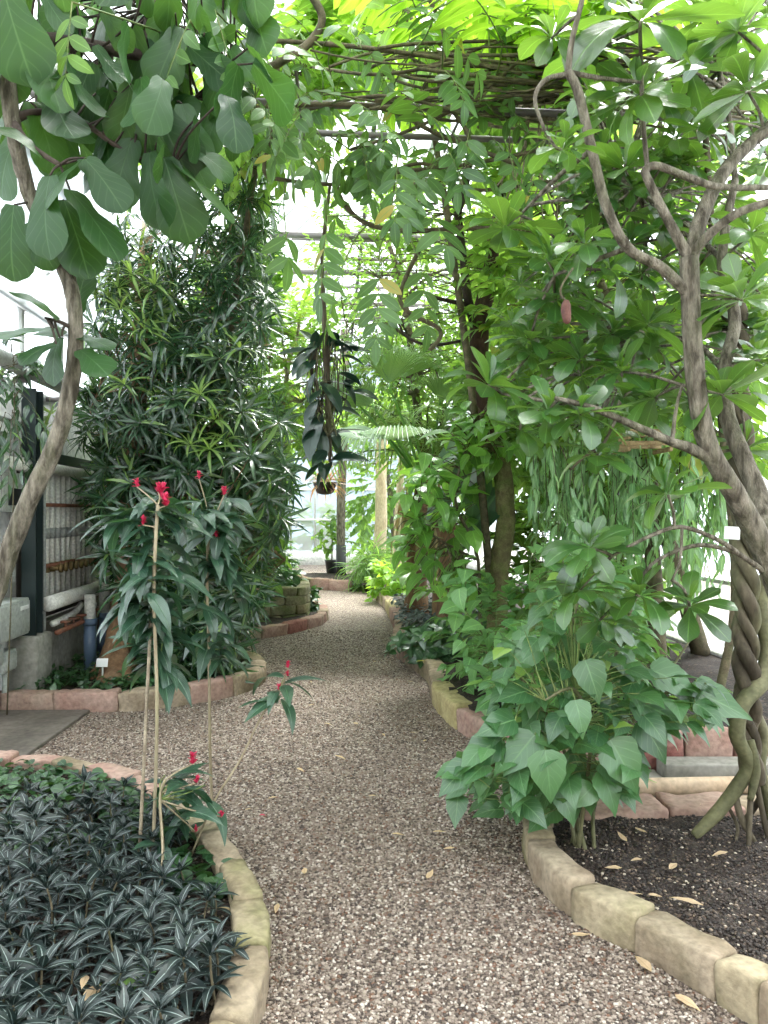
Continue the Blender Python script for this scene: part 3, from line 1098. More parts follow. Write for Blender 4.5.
# loose grains of the gravel and crumbs on the soil, near the camera
def grains(name, label, cat, pts, smin, smax, m, flat=.65):
    g = (1 + 5 ** .5) / 2
    iv = np.array([(-1, g, 0), (1, g, 0), (-1, -g, 0), (1, -g, 0), (0, -1, g), (0, 1, g), (0, -1, -g), (0, 1, -g), (g, 0, -1), (g, 0, 1), (-g, 0, -1), (-g, 0, 1)]) / 1.9
    it = np.array([(0, 11, 5), (0, 5, 1), (0, 1, 7), (0, 7, 10), (0, 10, 11), (1, 5, 9), (5, 11, 4), (11, 10, 2), (10, 7, 6), (7, 1, 8), (3, 9, 4), (3, 4, 2), (3, 2, 6), (3, 6, 8), (3, 8, 9), (4, 9, 5), (2, 4, 11), (6, 2, 10), (8, 6, 7), (9, 8, 1)])
    rs = np.random.RandomState(5)
    n = len(pts)
    pt = np.array(pts)
    s = rs.uniform(smin, smax, (n, 1)) * np.stack([rs.uniform(.7, 1.25, n), rs.uniform(.7, 1.25, n), rs.uniform(.7, 1.1, n) * flat], 1)
    a = rs.uniform(0, 6.28, n)
    v = iv[None] * s[:, None, :] * rs.uniform(.8, 1.15, (n, 12, 1))
    x = v[..., 0] * np.cos(a)[:, None] - v[..., 1] * np.sin(a)[:, None]
    y = v[..., 0] * np.sin(a)[:, None] + v[..., 1] * np.cos(a)[:, None]
    v = np.stack([x, y, v[..., 2]], 2) + pt[:, None, :]
    f = (it[None] + 12 * np.arange(n)[:, None, None]).reshape(-1, 3)
    b = Buf()
    b.addt(v.reshape(-1, 3), np.concatenate([f, np.full((len(f), 1), -1)], 1))
    return tag(b.build(name, m, loc=(pt[0][0], pt[0][1], 0)), label, cat, None, 'stuff')


beds = [NL + [(-1.5, 1.4), (-2.9, 1.4)], NR + [(2.4, 1.95)], SR + [(-.2, 16), (3.6, 16), (3.6, 4.27)], BL + [(-1.7, 7.7), (-2.1, 8.0), (-4, 8), (-4, 5.5)], SL + [(-1.9, 15.4), (-5, 15.4), (-5, 8.0)]]
pts = []
while len(pts) < 64000:
    y = 1.9 + 7.5 * U(0, 1) ** 1.9
    x = U(-.56, .54) * y
    if x < -2.2 and 4.3 < y < 5.6 or abs(CX + F * x / y - 380) > 420 or any(in_poly(x, y, q) for q in beds):
        continue
    if x > .75 and 3.6 < y < 4.4:
        continue
    pts.append((x, y, .002))
grains('gravel', 'loose brown, tan and whitish gravel covering the path', 'gravel', pts, .0045, .0088, M['grains'])
NLC_, NRC_ = Curve(NL), Curve(NR)


def clear_of(cv_, x, y, d):
    return min((x - q.x) ** 2 + (y - q.y) ** 2 for q in cv_.p) > d * d


pts = []
while len(pts) < 9000:
    y = U(2.0, 3.65)
    x = U(.6, .56 * y + .1)
    if in_poly(x, y, beds[1]) and clear_of(NRC_, x, y, .10):
        pts.append((x, y, .062 + .02 * noise.noise(Vector((x * 5, y * 5, 3.1)))))
while len(pts) < 14000:
    y = U(1.9, 4.2)
    x = U(-.56 * y, -.35)
    if in_poly(x, y, beds[0]) and clear_of(NLC_, x, y, .09):
        pts.append((x, y, .062 + .018 * noise.noise(Vector((x * 5, y * 5, 3.1)))))
grains('soil_crumbs', 'crumbly dark soil and bark bits in the two near beds', 'soil', pts, .003, .0085, M['crumbs'])

# ================================================================== PIPES AND BOXES ON THE LEFT WALL
def wy(px):
    """distance along the wall that shows at a view column"""
    return -1828 / (px - 333)


def wz(py, y):
    return CH - (py - CY) / F * y


def wpipe(name, x, pts, r, m, label, group=None, seg=10):
    b = Buf()
    b.tube([W(x + dx, y, z) for dx, y, z in pts], r, seg, 4 if len(pts) > 2 else 1)
    o = b.build(name, m, loc=W(x, pts[0][1], 0))
    return tag(o, label, 'pipe', group)


XW = XL + .02
t = thing('heating_pipe', 'thick grey pipe running along the top of the pipe wall', 'pipe', W(XL + .13, 4.2, 2.6))
b = Buf()
b.tube([W(XL + .16, 3.6, 2.62), W(XL + .16, 9.5, 2.60)], .062, 14, 1)
b.build('pipe_run', M['grey_paint'], t)
for y in (4.9, 5.9, 6.9, 8.0):
    b = Buf()
    wbox(b, XL - .05, XL + .2, y - .015, y + .015, 2.50, 2.54)
    b.tube([W(XL + .16, y - .02, 2.61), W(XL + .16, y + .02, 2.61)], .07, 14, 1)
    b.build('bracket', M['bar_dark'], t)
t = thing('heating_pipe', 'thick white pipe at head height above the grey box', 'pipe', W(XL + .12, 4.6, 1.88))
b = Buf()
b.tube([W(XL + .13, 4.4, 1.87), W(XL + .13, 9.0, 1.87)], .05, 14, 1)
b.build('pipe_run', M['white_paint'], t)
for y in (5.35, 5.98, 7.6):
    b = Buf()
    b.tube([W(XL + .13, y - .03, 1.87), W(XL + .13, y + .03, 1.87)], .06, 14, 1)
    b.build('pipe_collar', M['grey_paint'], t)
for z, e, lab in ((2.19, 5.95, 'upper thin grey pipe with an elbow below the thick grey pipe'), (2.08, 5.85, 'lower thin grey pipe with an elbow below the thick grey pipe')):
    wpipe('thin_pipe', XL + .1, [(0, 4.4, z), (0, e - .1, z), (0, e, z - .02), (0, e + .02, z - .12), (0, e + .02, z - .36)], .021, M['grey_paint'], lab)
wpipe('conduit', XL + .06, [(0, 5.56, .05), (0, 5.56, 2.1)], .03, M['box_paint'], 'pale vertical conduit at the left edge of the frame')
wpipe('conduit', XL + .05, [(0, 5.98, .95), (0, 5.98, 1.8)], .022, M['box_paint'], 'pale vertical conduit left of the dark green post')

# steel post on its concrete foot
t = thing('steel_post', 'dark green steel post beside the vertical white pipes', 'post', W(XL + .14, 6.1, 0))
b = Buf()
wbox(b, XL + .09, XL + .10 + .1, 6.04, 6.06, .52, 2.48)
wbox(b, XL + .09, XL + .10 + .1, 6.18, 6.20, .52, 2.48)
wbox(b, XL + .135, XL + .155, 6.05, 6.19, .52, 2.48)
b.build('column', M['green_steel'], t, smooth=False)
b = Buf()
wbox(b, XL + .02, XL + .24, 5.95, 6.29, 0, .52, .02)
b.build('foot', M['concrete'], t)
b = Buf()
wbox(b, XL + .02, XL + .10, 6.0, 9.0, 1.93, 2.02)
tag(b.build('steel_rail', M['green_steel'], loc=W(XL + .05, 7, 1.97), smooth=False), 'dark green steel rail across the wall behind the tree', 'rail')

# electrical boxes
def ebox(label, y0, y1, z0, z1, d, m='box_paint', panel=None):
    t = thing('junction_box', label, 'box', W(XL, (y0 + y1) / 2, z0))
    b = Buf()
    wbox(b, XL - .04, XL + d, y0, y1, z0, z1, .012)
    b.build('housing', M[m], t)
    b = Buf()
    wbox(b, XL + d, XL + d + .012, y0 + .02, y1 - .02, z0 + .02, z1 - .02, .005)
    b.build('lid', M[m], t)
    if panel:
        b = Buf()
        wbox(b, XL + d + .012, XL + d + .02, panel[0], panel[1], panel[2], panel[3], .003)
        b.build('panel', M['black'] if panel[4] else M['card'], t)
    return t


ebox('grey wall box with a dark window beside the fig trunk', 5.6, 6.0, 1.5, 1.80, .12, panel=(5.7, 5.95, 1.55, 1.68, 1))
ebox('large grey electrical box at waist height left of the green post', 5.35, 5.92, .56, .84, .2, panel=(5.72, 5.86, .76, .79, 0))
ebox('small white junction box below the large grey electrical box', 5.42, 5.62, .37, .53, .13)
ebox('lower small white junction box with a conduit underneath', 5.62, 5.86, .30, .46, .13)
ebox('pale narrow switch box above the large grey box', 5.70, 5.90, 1.02, 1.22, .1)
wpipe('conduit', XL + .09, [(0, 5.74, .02), (0, 5.74, .3)], .02, M['box_paint'], 'short white conduit under the lower small junction box')
# concrete blocks under the pipe wall
b = Buf()
wbox(b, XL, XL + .1, 6.30, 7.9, 0, .56, .01)
tag(b.build('plinth_wall', M['concrete'], loc=W(XL, 7, 0)), kind='structure')
# grey channel beside the pipes
wpipe('channel_post', XL + .13, [(0, 6.34, .0), (0, 6.34, 1.86)], .035, M['grey_paint'], 'grey upright next to the dark green post')

# nine vertical white pipes with unions
ys = [6.52, 6.64, 6.77, 6.90, 7.03, 7.17, 7.31, 7.45, 7.6]
for i, y in enumerate(ys):
    t = thing('vertical_pipe', f'vertical white heating pipe, {ORD[i + 1]} from the dark green post', 'pipe', W(XL + .1, y, .7), 'vertical white pipes')
    b = Buf()
    b.tube([W(XL + .1, y, .70), W(XL + .1, y, 1.86)], .026 if i != 7 else .018, 8, 1)
    b.build('pipe_run', M['white_paint'], t)
    b = Buf()
    b.tube([W(XL + .1, y, 1.27), W(XL + .1, y, 1.36)], .033, 8, 1)
    b.build('union_nut', M['grey_paint'], t)
    b = Buf()
    b.tube([W(XL + .1, y, .98), W(XL + .1, y, 1.06)], .032, 8, 1)
    b.tube([W(XL + .1, y, 1.02), W(XL + .22, y, 1.02)], .016, 6, 1)
    b.tube([W(XL + .215, y, 1.02), W(XL + .235, y, 1.02)], .04, 10, 1)
    b.build('valve', M['brass'], t)
wpipe('valve_rail', XL + .1, [(.03, 6.4, 1.04), (.03, 7.9, 1.04)], .018, M['rust'], 'rusty rail behind the row of brass valves', seg=8)
wpipe('clamp_rail', XL + .06, [(.07, 6.4, 1.56), (.07, 7.8, 1.56)], .016, M['rust'], 'thin brown clamp rail across the vertical white pipes', seg=8)
t = thing('manifold_pipe', 'thick white manifold pipe below the brass valves', 'pipe', W(XL + .2, 6.3, .74))
b = Buf()
b.tube([W(XL + .2, 6.3, .74), W(XL + .2, 7.6, .74)], .065, 14, 1)
b.build('pipe_run', M['white_paint'], t)
b = Buf()
b.tube([W(XL + .2, 7.55, .74), W(XL + .2, 7.64, .74)], .075, 14, 1)
b.build('end_cap', M['white_paint'], t)
wpipe('branch_pipe', XL + .2, [(0, 6.4, .56), (0, 6.9, .58), (0, 7.1, .64)], .028, M['white_paint'], 'small white branch pipe under the manifold')
t = thing('header_pipe', 'rusty red header pipe with a row of little valve wheels', 'pipe', W(XL + .26, 6.3, .5))
b = Buf()
b.tube([W(XL + .27, 6.3, .50), W(XL + .27, 8.3, .50)], .022, 8, 1)
b.build('pipe_run', M['rust'], t)
for y in np.arange(6.5, 8.3, .2):
    b = Buf()
    b.tube([W(XL + .27, y, .5), W(XL + .27, y, .56)], .012, 6, 1)
    b.tube([W(XL + .27, y, .555), W(XL + .27, y, .57)], .045, 10, 1)
    b.build('valve_wheel', M['rust'], t)
for y, lab in ((6.98, 'blue grey drain pipe rising to the white manifold, nearer one'), (7.40, 'blue grey drain pipe with a bend, farther one')):
    t = thing('drain_pipe', lab, 'pipe', W(XL + .32, y, 0))
    b = Buf()
    if y < 7.2:
        b.tube([W(XL + .32, y, .03), W(XL + .32, y, .50)], .056, 12, 1)
    else:
        b.tube([W(XL + .32, y, .03), W(XL + .32, y, .12), W(XL + .32, y - .1, .2), W(XL + .32, y - .1, .3), W(XL + .32, y, .38), W(XL + .32, y, .5)], .05, 12, 4)
    b.build('lower_pipe', M['blue_pipe'], t)
    b = Buf()
    b.tube([W(XL + .32, y, .49), W(XL + .32, y, .74 if y < 7.2 else 1.4)], .05, 12, 1)
    b.build('upper_pipe', M['white_paint'], t)
    b = Buf()
    b.tube([W(XL + .32, y, .46), W(XL + .32, y, .52)], .064, 12, 1)
    b.build('pipe_collar', M['blue_pipe'], t)
b = Buf()
wbox(b, XL - .03, XL + .02, 7.95, 9.4, .05, .62)
tag(b.build('shade_sheet', plain('maroon shade sheet', (.05, .02, .018), .7), loc=W(XL, 8.6, .05)), 'dark maroon shade sheet low on the wall behind the brown trunk', 'panel')  # dark sheet added to stand for shade in the opening behind the trunk
# ================================================================== PLANTS
def px_path(lst):
    return [P(*q[:3]) for q in lst]


def plant(name, label, cat, base, group=None):
    return thing(name, label, cat, base, group)


def spray(b, tb, key, c, axis, L, n, s, r=.003, droop=.25, spread=.9):
    """leaves set alternately along a short twig"""
    axis = Vector(axis).normalized()
    side = axis.cross(ZUP)
    side = side.normalized() if side.length > .1 else Vector((1, 0, 0))
    p0 = Vector(c)
    p1 = p0 + axis * L - ZUP * droop * L
    if tb is not None and r > 0:
        tb.tube([p0, p0.lerp(p1, .5) + ZUP * droop * L * .15, p1], [r, r * .8, r * .5], 3, 1)
    d0 = (p1 - p0).normalized()
    for i in range(n):
        t = (i + .6) / n
        sg = 1 if i % 2 else -1
        q = p0.lerp(p1, t)
        a = spread * (1 - .5 * t) + U(-.25, .25)
        ld = d0 * math.cos(a) + side * sg * math.sin(a) + ZUP * U(-.45, .25)
        b.leaf(rng.choice(T[key]), q, ld, ZUP + rdir() * .55, s * U(.75, 1.2))


def bush(name, label, cat, base, pts, leafkey, m, s, n, skel=None, stem_m='twig', r=.006, a0=.5, a1=1.5, mode='whorl', up=.5, L=.3,
         group=None, hook=.2, droop=.25, part='stem', centre=None, twr=None):
    """skel: list of (points, radii) for trunk and main stems; each cluster is joined to it by a twig"""
    t = plant(name, label, cat, base, group)
    fb, tb, kb = Buf(), Buf(), Buf()
    sp = []
    base = Vector(base)
    if not skel:
        skel = []
        k = max(3, len(pts) // 12)
        for c in rng.sample(pts, min(k, len(pts))):
            m1 = base.lerp(c, .5) + Vector((0, 0, .15 * (c - base).length))
            o = Vector((U(-.04, .04), U(-.04, .04), 0))
            skel.append(([base + o, m1, c], [r * 2.2, r * 1.7, r]))
    for q, rad in skel:
        tb.tube(q, rad, 8 if max(rad if hasattr(rad, '__len__') else [rad]) > .03 else 5, 5, .12)
        sp += dense(q)
    cen = centre if centre else sum(pts, Vector()) / max(1, len(pts))
    for c in pts:
        a = nearest(sp, c)
        twig(kb, a, c, (twr or r), (twr or r) * .55, .1, 4)
        ax = (c - cen)
        ax.z *= .6
        ax = ax.normalized() * (1 - up) + ZUP * up + rdir() * .25
        if mode == 'whorl':
            whorl(fb, leafkey, c, ax, n, a0, a1, s, .3, hook)
        else:
            spray(fb, kb, leafkey, c, ax, L, n, s, r * .5, droop)
    tb.build(part, M[stem_m], t)
    if kb.n:
        kb.build('twigs', M[stem_m], t)
    fb.build('foliage', M[m], t)
    return t


# ---------------------------------------------------------------- fiddle leaf fig, upper left
t = plant('fig_tree', 'leaning fig tree with big fiddle-shaped leaves at the upper left', 'tree', (-2.35, 3.1, 0))
tr = px_path([(-160, 880, 3.05), (-70, 720, 3.05), (-18, 620, 3.08), (6, 560, 3.1), (28, 503, 3.1), (52, 452, 3.1), (68, 400, 3.1), (76, 345, 3.1), (73, 300, 3.1), (64, 266, 3.1), (48, 232, 3.08), (28, 190, 3.05), (12, 120, 3.0), (4, 40, 3.0), (-6, -60, 3.0)])
tb, fb = Buf(), Buf()
tb.tube(tr, [.05, .047, .044, .041, .038, .036, .034, .032, .030, .034, .028, .03, .032, .034, .034], 14, 6, .16)
tb.build('trunk', M['bark_grey'], t)
br = [([(12, 120, 3.0), (38, 112, 3.05), (75, 118, 3.1), (120, 148, 3.15), (170, 172, 3.2)], [.022, .014, .012, .010, .007]),
      ([(4, 40, 3.0), (60, 40, 3.2), (140, 55, 3.4), (200, 62, 3.5), (262, 70, 3.55)], [.03, .028, .026, .022, .016]),
      ([(200, 62, 3.5), (215, 85, 3.45), (188, 102, 3.4), (160, 110, 3.35)], [.018, .014, .012, .008]),
      ([(64, 266, 3.1), (45, 240, 3.05), (40, 215, 3.0)], [.02, .015, .01]),
      ([(75, 330, 3.1), (60, 322, 3.05), (45, 318, 3.0)], [.012, .008, .005]),
      ([(140, 55, 3.4), (150, 10, 3.5), (170, -40, 3.6)], [.018, .014, .01]),
      ([(12, 120, 3.0), (30, 145, 2.95), (60, 165, 2.95)], [.018, .012, .01])]
kb = Buf()
sk = []
for q, r in br:
    q = px_path(q)
    hb = Buf()
    hb.tube(q, r, 8, 6, .08)
    hb.build('branch', M['bark_dark'], t)
    sk += dense(q)
figs = [(50, 176, 36, 244, 2.9, -.06), (86, 158, 40, 192, 2.92, -.1), (70, 190, 114, 252, 3.0, .0), (64, 200, 86, 270, 3.05, .02), (30, 222, 46, 264, 3.0, 0), (14, 205, 6, 272, 3.0, 0),
        (84, 158, 118, 198, 2.98, -.05), (44, 158, 4, 122, 2.95, -.08), (2, -16, 22, 62, 2.8, -.05), (28, 28, 58, 102, 2.9, 0), (150, 152, 150, 220, 3.1, 0), (164, 158, 186, 230, 3.12, 0),
        (174, 162, 228, 216, 3.15, .05), (182, 104, 200, 158, 3.2, 0), (148, 92, 182, 166, 3.15, 0), (132, 138, 114, 202, 3.15, 0), (188, 148, 232, 172, 3.2, .05), (58, 320, 18, 286, 3.0, -.05),
        (76, 316, 84, 276, 3.15, .05), (54, 328, -4, 340, 3.0, -.1), (78, 336, 108, 350, 3.1, -.05), (60, 338, 46, 378, 3.0, -.05), (80, 350, 103, 374, 3.05, -.1), (56, 344, 22, 358, 2.95, -.1),
        (62, 336, 30, 326, 3.05, .1), (20, 130, -10, 190, 3.0, .05), (40, 190, 70, 238, 3.05, .1), (100, 120, 125, 178, 3.2, .1), (120, 130, 148, 190, 3.2, .1)]
for bx, by, tx, ty, Y, dY in figs:
    p0, p1 = P(bx, by, Y), P(tx, ty, Y + dY)
    d = p1 - p0
    n = (Vector((0, -.8, 1)) + rdir() * .5).normalized()
    fb.leaf(rng.choice(T['fig'][:2]), p0, d + Vector((0, 0, .02)), n, d.length * 1.12)
    twig(kb, nearest(sk + dense(tr), p0, False), p0, .006, .004, .08)
for c in scatter([(-20, -60), (255, -60), (262, 60), (225, 120), (150, 150), (60, 120), (-20, 110)], 2.95, 4.3, 185):
    d = Vector((U(-.6, .6), U(-.5, .5), U(-1.3, -.35)))
    fb.leaf(rng.choice(T['fig']), c, d, Vector((U(-.9, .9), U(-1, .6), U(.4, 1.2))), U(.19, .32))
    twig(kb, nearest(sk, c, False), c, .006, .004, .1)
over = []                                            # unseen crown above and behind the frame, added to shade the near bed
for q in ([(-1.63, 3.0, 3.75), (-1.6, 2.3, 3.9), (-1.4, 1.6, 3.5), (-1.1, .8, 2.95)], [(-1.6, 2.3, 3.9), (-1.0, 2.1, 3.85), (-.3, 1.8, 3.6)], [(-1.6, 2.3, 3.9), (-2.0, 1.7, 3.55), (-2.1, .8, 2.95)], [(-1.0, 2.1, 3.85), (-.6, 1.5, 3.4), (-.4, .8, 2.9)]):
    hb = Buf()
    hb.tube(q, [.03, .022, .016, .01][:len(q)], 8, 6, .08)
    hb.build('branch', M['bark_dark'], t)
    over += dense(q)
for i in range(70):
    Y = U(.6, 2.9)
    c = Vector((U(-2.3, -.25), Y, CH + .72 * Y + U(.42, 1.2)))
    fb.leaf(rng.choice(T['fig']), c, Vector((U(-.8, .8), U(-.8, .8), U(-.9, .1))), ZUP + rdir() * .6, U(.25, .38))
    twig(kb, nearest(over, c, False), c, .007, .004, .1)
kb.build('twigs', M['bark_dark'], t)
fb.build('foliage', M['fig'], t)

# ---------------------------------------------------------------- tall dark narrow-leaved tree, left
base = Vector((-2.35, 6.6, 0))
tr = px_path([(122, 692, 6.6), (119, 640, 6.62), (126, 580, 6.7), (134, 480, 6.8), (138, 400, 6.9), (142, 300, 7.0), (150, 200, 7.0), (160, 100, 7.0), (165, 60, 7.0)])
tr[0] = G(116, 691)
skel = [(tr, [.19, .125, .10, .085, .08, .07, .055, .04, .03])]
for a, bq, c, r in (((112, 645, 6.55), (98, 672, 6.45), (72, 690, 6.3), .07), ((118, 650, 6.5), (118, 675, 6.4), (112, 694, 6.3), .07), ((126, 650, 6.6), (136, 675, 6.6), (150, 692, 6.5), .06)):
    skel.append((px_path([a, bq, c]), [r, r * .8, r * .4]))
br = [[(134, 480, 6.8), (170, 440, 7), (215, 430, 7.1), (270, 470, 7.2)], [(126, 560, 6.7), (160, 520, 6.7), (200, 540, 6.6), (240, 590, 6.5)], [(138, 400, 6.9), (180, 340, 7.1), (230, 320, 7.2), (270, 360, 7.4)],
      [(142, 300, 7.0), (190, 260, 7.3), (240, 240, 7.4)], [(142, 300, 7.), (120, 260, 6.9), (105, 280, 6.8)], [(150, 200, 7.0), (190, 170, 7.3), (225, 150, 7.5)], [(138, 400, 6.9), (110, 370, 6.7), (95, 400, 6.6)],
      [(126, 580, 6.7), (180, 600, 6.8), (230, 640, 6.6)], [(134, 480, 6.8), (200, 500, 7.3), (260, 540, 7.6), (285, 560, 7.8)]]
for q in br:
    skel.append((px_path(q), [.03] + [.02] * (len(q) - 2) + [.01]))
poly = [(130, 60), (215, 90), (262, 180), (275, 260), (266, 360), (285, 430), (288, 480), (278, 560), (255, 600), (240, 620), (240, 690), (160, 692), (150, 620), (100, 560), (85, 480), (80, 380), (95, 300), (120, 230)]
pts = scatter(poly, 6.0, 7.9, 620, .12)
t = bush('narrow_leaf_tree', 'tall dark tree with drooping narrow leaves before the pipe wall', 'tree', base, pts, 'narrow', 'narrow', .29, 18, skel, 'bark_red', .006, .35, 1.5, up=.35, hook=.35, part='trunk')
# pale young shoots of the same tree, some added as painted leaf highlights
for x, y in ((100, 280), (150, 265), (140, 250), (160, 310), (110, 300), (85, 265), (45, 430), (52, 415), (125, 385), (215, 420), (205, 405), (130, 230), (225, 440), (190, 445), (90, 270), (96, 292), (118, 288), (132, 275), (155, 285), (172, 300), (120, 310), (145, 330), (200, 395), (230, 410), (185, 425), (210, 450), (240, 350), (170, 360)):
    fb = Buf()
    whorl(fb, 'narrow', P(x, y, U(5.9, 6.3)), Vector((U(-.3, .3), -.5, .9)), 14, .3, 1.3, .25, .2, .3)
    fb.build('pale_shoot', M['narrow_light'], t)

# lower skirt of the same kind, beside the path
pts = scatter([(170, 600), (225, 570), (243, 600), (236, 640), (225, 680), (150, 690)], 6.3, 6.9, 110, .1)
bush('narrow_leaf_shrub', 'low drooping narrow-leaved shrub at the path corner of the pipe bed', 'shrub', (-1.75, 6.6, .05), pts, 'narrow', 'narrow', .26, 15, None, 'twig_green', .006, .4, 1.4, up=.4, hook=.25)

# ---------------------------------------------------------------- red-flowered plants in the near left bed
def red_plant(base, stem_px, heads, label, nleaf, flowers, sr=.0075):
    t = plant('red_flowered_plant', label, 'plant', base, 'red-flowered plants tied to canes')
    tb, fb, hb = Buf(), Buf(), Buf()
    st = [Vector(base)] + px_path(stem_px)
    tb.tube(st, [sr] * len(st), 7, 5, .05)
    sp = dense(st[len(st) // 2:])
    for (x, y, Y) in heads:
        c = P(x, y, Y)
        a = nearest(sp, c)
        twig(hb, a, c, .0035, .0025, .08)
        for k in range(nleaf):
            w = U(0, 6.28)
            d = Vector((math.cos(w), math.sin(w), U(-.7, .35)))
            fb.leaf(rng.choice(T['cane']), c + Vector((0, 0, U(-.06, .02))), d, ZUP + rdir() * .3, U(.13, .27))
    for (x, y, Y, s) in flowers:
        c = P(x, y, Y)
        twig(tb, nearest(sp, c), c, .004, .003, .05)
        rb = Buf()
        for z_ in range(3):
            whorl(rb, 'petal', c + ZUP * (.013 * s * z_), Vector((U(-.3, .3), U(-.3, .3), 1)), int(9 * s) + 4, .2, 1.3, .016 * s + .010, .4)
        o = rb.build('flower', M['red'], t)
        o['label'] = 'bright red flower cluster'
    tb.build('stem', M['cane_stem'], t)
    hb.build('twigs', M['twig_green'], t)
    fb.build('foliage', M['cane'], t)
    return t


b1 = G(152, 862, .06)
red_plant(b1, [(155, 800, b1.y), (157, 700, b1.y), (154, 600, b1.y + .03), (156, 535, b1.y + .05), (158, 505, b1.y + .05)],
          [(158, 500, 3.25), (150, 512, 3.15), (165, 510, 3.3), (155, 540, 3.2), (140, 555, 3.15), (168, 560, 3.25), (158, 590, 3.3), (150, 610, 3.15), (150, 640, 3.3), (125, 510, 3.2), (165, 630, 3.2), (160, 660, 3.25), (140, 600, 3.2), (172, 600, 3.35), (148, 580, 3.05)],
          'tall red-flowered plant on a bare cane, left one in the striped-leaf bed', 13,
          [(162, 498, 3.2, 1.5), (166, 506, 3.15, 1.2), (137, 487, 3.2, .8), (143, 525, 3.1, .8), (135, 572, 3.15, .9), (158, 492, 3.2, .9)])
b2 = G(212, 806, .06)
red_plant(b2, [(210, 745, b2.y), (209, 650, b2.y), (207, 580, b2.y), (209, 530, b2.y)],
          [(209, 525, 3.6), (215, 505, 3.7), (200, 500, 3.6), (225, 520, 3.6), (212, 555, 3.55), (218, 580, 3.7), (204, 600, 3.65), (226, 560, 3.7), (205, 520, 3.5), (212, 630, 3.7), (235, 590, 3.8), (220, 650, 3.7), (200, 560, 3.6), (230, 500, 3.7)],
          'tall red-flowered plant on a bare cane, right one in the striped-leaf bed', 11,
          [(199, 479, 3.6, .8), (224, 495, 3.6, .9), (216, 537, 3.5, .7)])
b3 = G(160, 878, .06)
red_plant(b3, [(163, 850, b3.y), (160, 800, b3.y), (165, 780, b3.y)],
          [(172, 782, 3.1), (185, 790, 3.0), (180, 815, 3.0), (200, 805, 3.1), (160, 840, 3.0), (165, 775, 3.1), (205, 785, 3.1)],
          'short red-flowered plant among the striped leaves at the foot of the canes', 4, [(193, 764, 3.05, 1.1), (197, 783, 3.0, .6), (222, 817, 3.0, .5), (196, 832, 3.0, .5), (157, 903, 2.7, .4)], .006)
b4 = G(190, 858, .06)
red_plant(b4, [(215, 800, 3.1), (240, 760, 3.2), (262, 715, 3.25), (280, 690, 3.3)],
          [(281, 688, 3.3), (284, 678, 3.3), (278, 695, 3.3)],
          'slender red-flowered shoot leaning out over the gravel path', 3, [(288, 668, 3.3, .7), (279, 690, 3.3, .6), (287, 676, 3.3, .5)], .0045)
t = thing('support_cane', 'pale thin support cane standing left of the tallest red-flowered plant', 'cane', G(139, 866, .06))
b = Buf()
b.tube([G(139, 866, .06), P(147, 700, 3.16), P(155, 525, 3.2)], [.0075] * 3, 7, 4)
b.build('pole', M['dry'], t)
b = Buf()
b.tube([P(154, 555, 3.19), P(154, 552, 3.19)], .018, 8, 1)
b.build('tie', M['stake'], t)

# ---------------------------------------------------------------- striped-leaf plants: one thing each
protos = []
for v in range(4):
    t = thing('striped_leaf_plant', 'low dark green rosette plant with pale striped leaves in the near left bed', 'plant', (0, 0, 0), 'striped-leaf plants of the near left bed')
    fb, tb = Buf(), Buf()
    H = U(.09, .14)
    tb.tube([(0, 0, -.02), (U(-.015, .015), U(-.015, .015), H * .6), (0, 0, H)], [.004, .0035, .003], 5, 3)
    whorl(fb, 'stripe', (0, 0, H), ZUP, 8, .55, 1.5, .092, .2, .1)
    whorl(fb, 'stripe', (0, 0, H * .55), ZUP, 8, 1.1, 1.7, .095, .3, .15)
    whorl(fb, 'stripe', (0, 0, H * 1.03), ZUP, 3, .2, .5, .05, .2, 0)
    tb.build('stem', M['twig'], t)
    fb.build('foliage', M['stripe'], t)
    protos.append(t)
spots = []
NLP = NL + [(-1.5, 1.4), (-2.9, 1.4)]


def dist_edge(x, y):
    return min(math.hypot(x - q.x, y - q.y) for q in NLC.p)


NLC = Curve(NL)
k = 0
while len(spots) < 270 and k < 40000:
    k += 1
    x, y = U(-1.75, -.3), U(1.6, 3.55)
    if not in_poly(x, y, NLP) or dist_edge(x, y) < .17:
        continue
    if y > 2.92 + .35 * noise.noise(Vector((x * 3, y * 3, 0))) and rng.random() < .93:
        continue
    px, py = CX + F * x / y, CY + F * (CH - .15) / y
    if not (-60 < px < 330 and py < 1110):
        continue
    if math.hypot(x + .80, y - 2.95) < .16 or math.hypot(x + .62, y - 2.75) < .12:
        continue
    if all((x - a) ** 2 + (y - c) ** 2 > .076 ** 2 for a, c in spots):
        spots.append((x, y))
spots += [(-.50, 2.22), (-.46, 2.32), (-.47, 2.10)]
for i, (x, y) in enumerate(spots):
    sc = U(.7, 1.2)
    rot = (U(-.32, .25), U(-.28, .28), U(0, 6.28))
    if i < 4:
        o = protos[i]
        o.location, o.rotation_euler, o.scale = (x, y, .06), rot, (sc, sc, sc)
    else:
        copy_thing(rng.choice(protos), (x, y, .06), 0, sc, None, rot)


def cover(name, label, cat, pts, key, m, s, h, kind='stuff'):
    """creeping ground cover nobody could count"""
    b = Buf()
    for q in pts:
        hh = h * U(.3, 1)
        b.leaf(rng.choice(T[key]), q + ZUP * hh, Vector((U(-1, 1), U(-1, 1), U(-.35, .35))), ZUP + rdir() * .5, s * U(.65, 1.25))
    o = b.build(name, M[m], loc=pts[0])
    return tag(o, label, cat, None, kind)


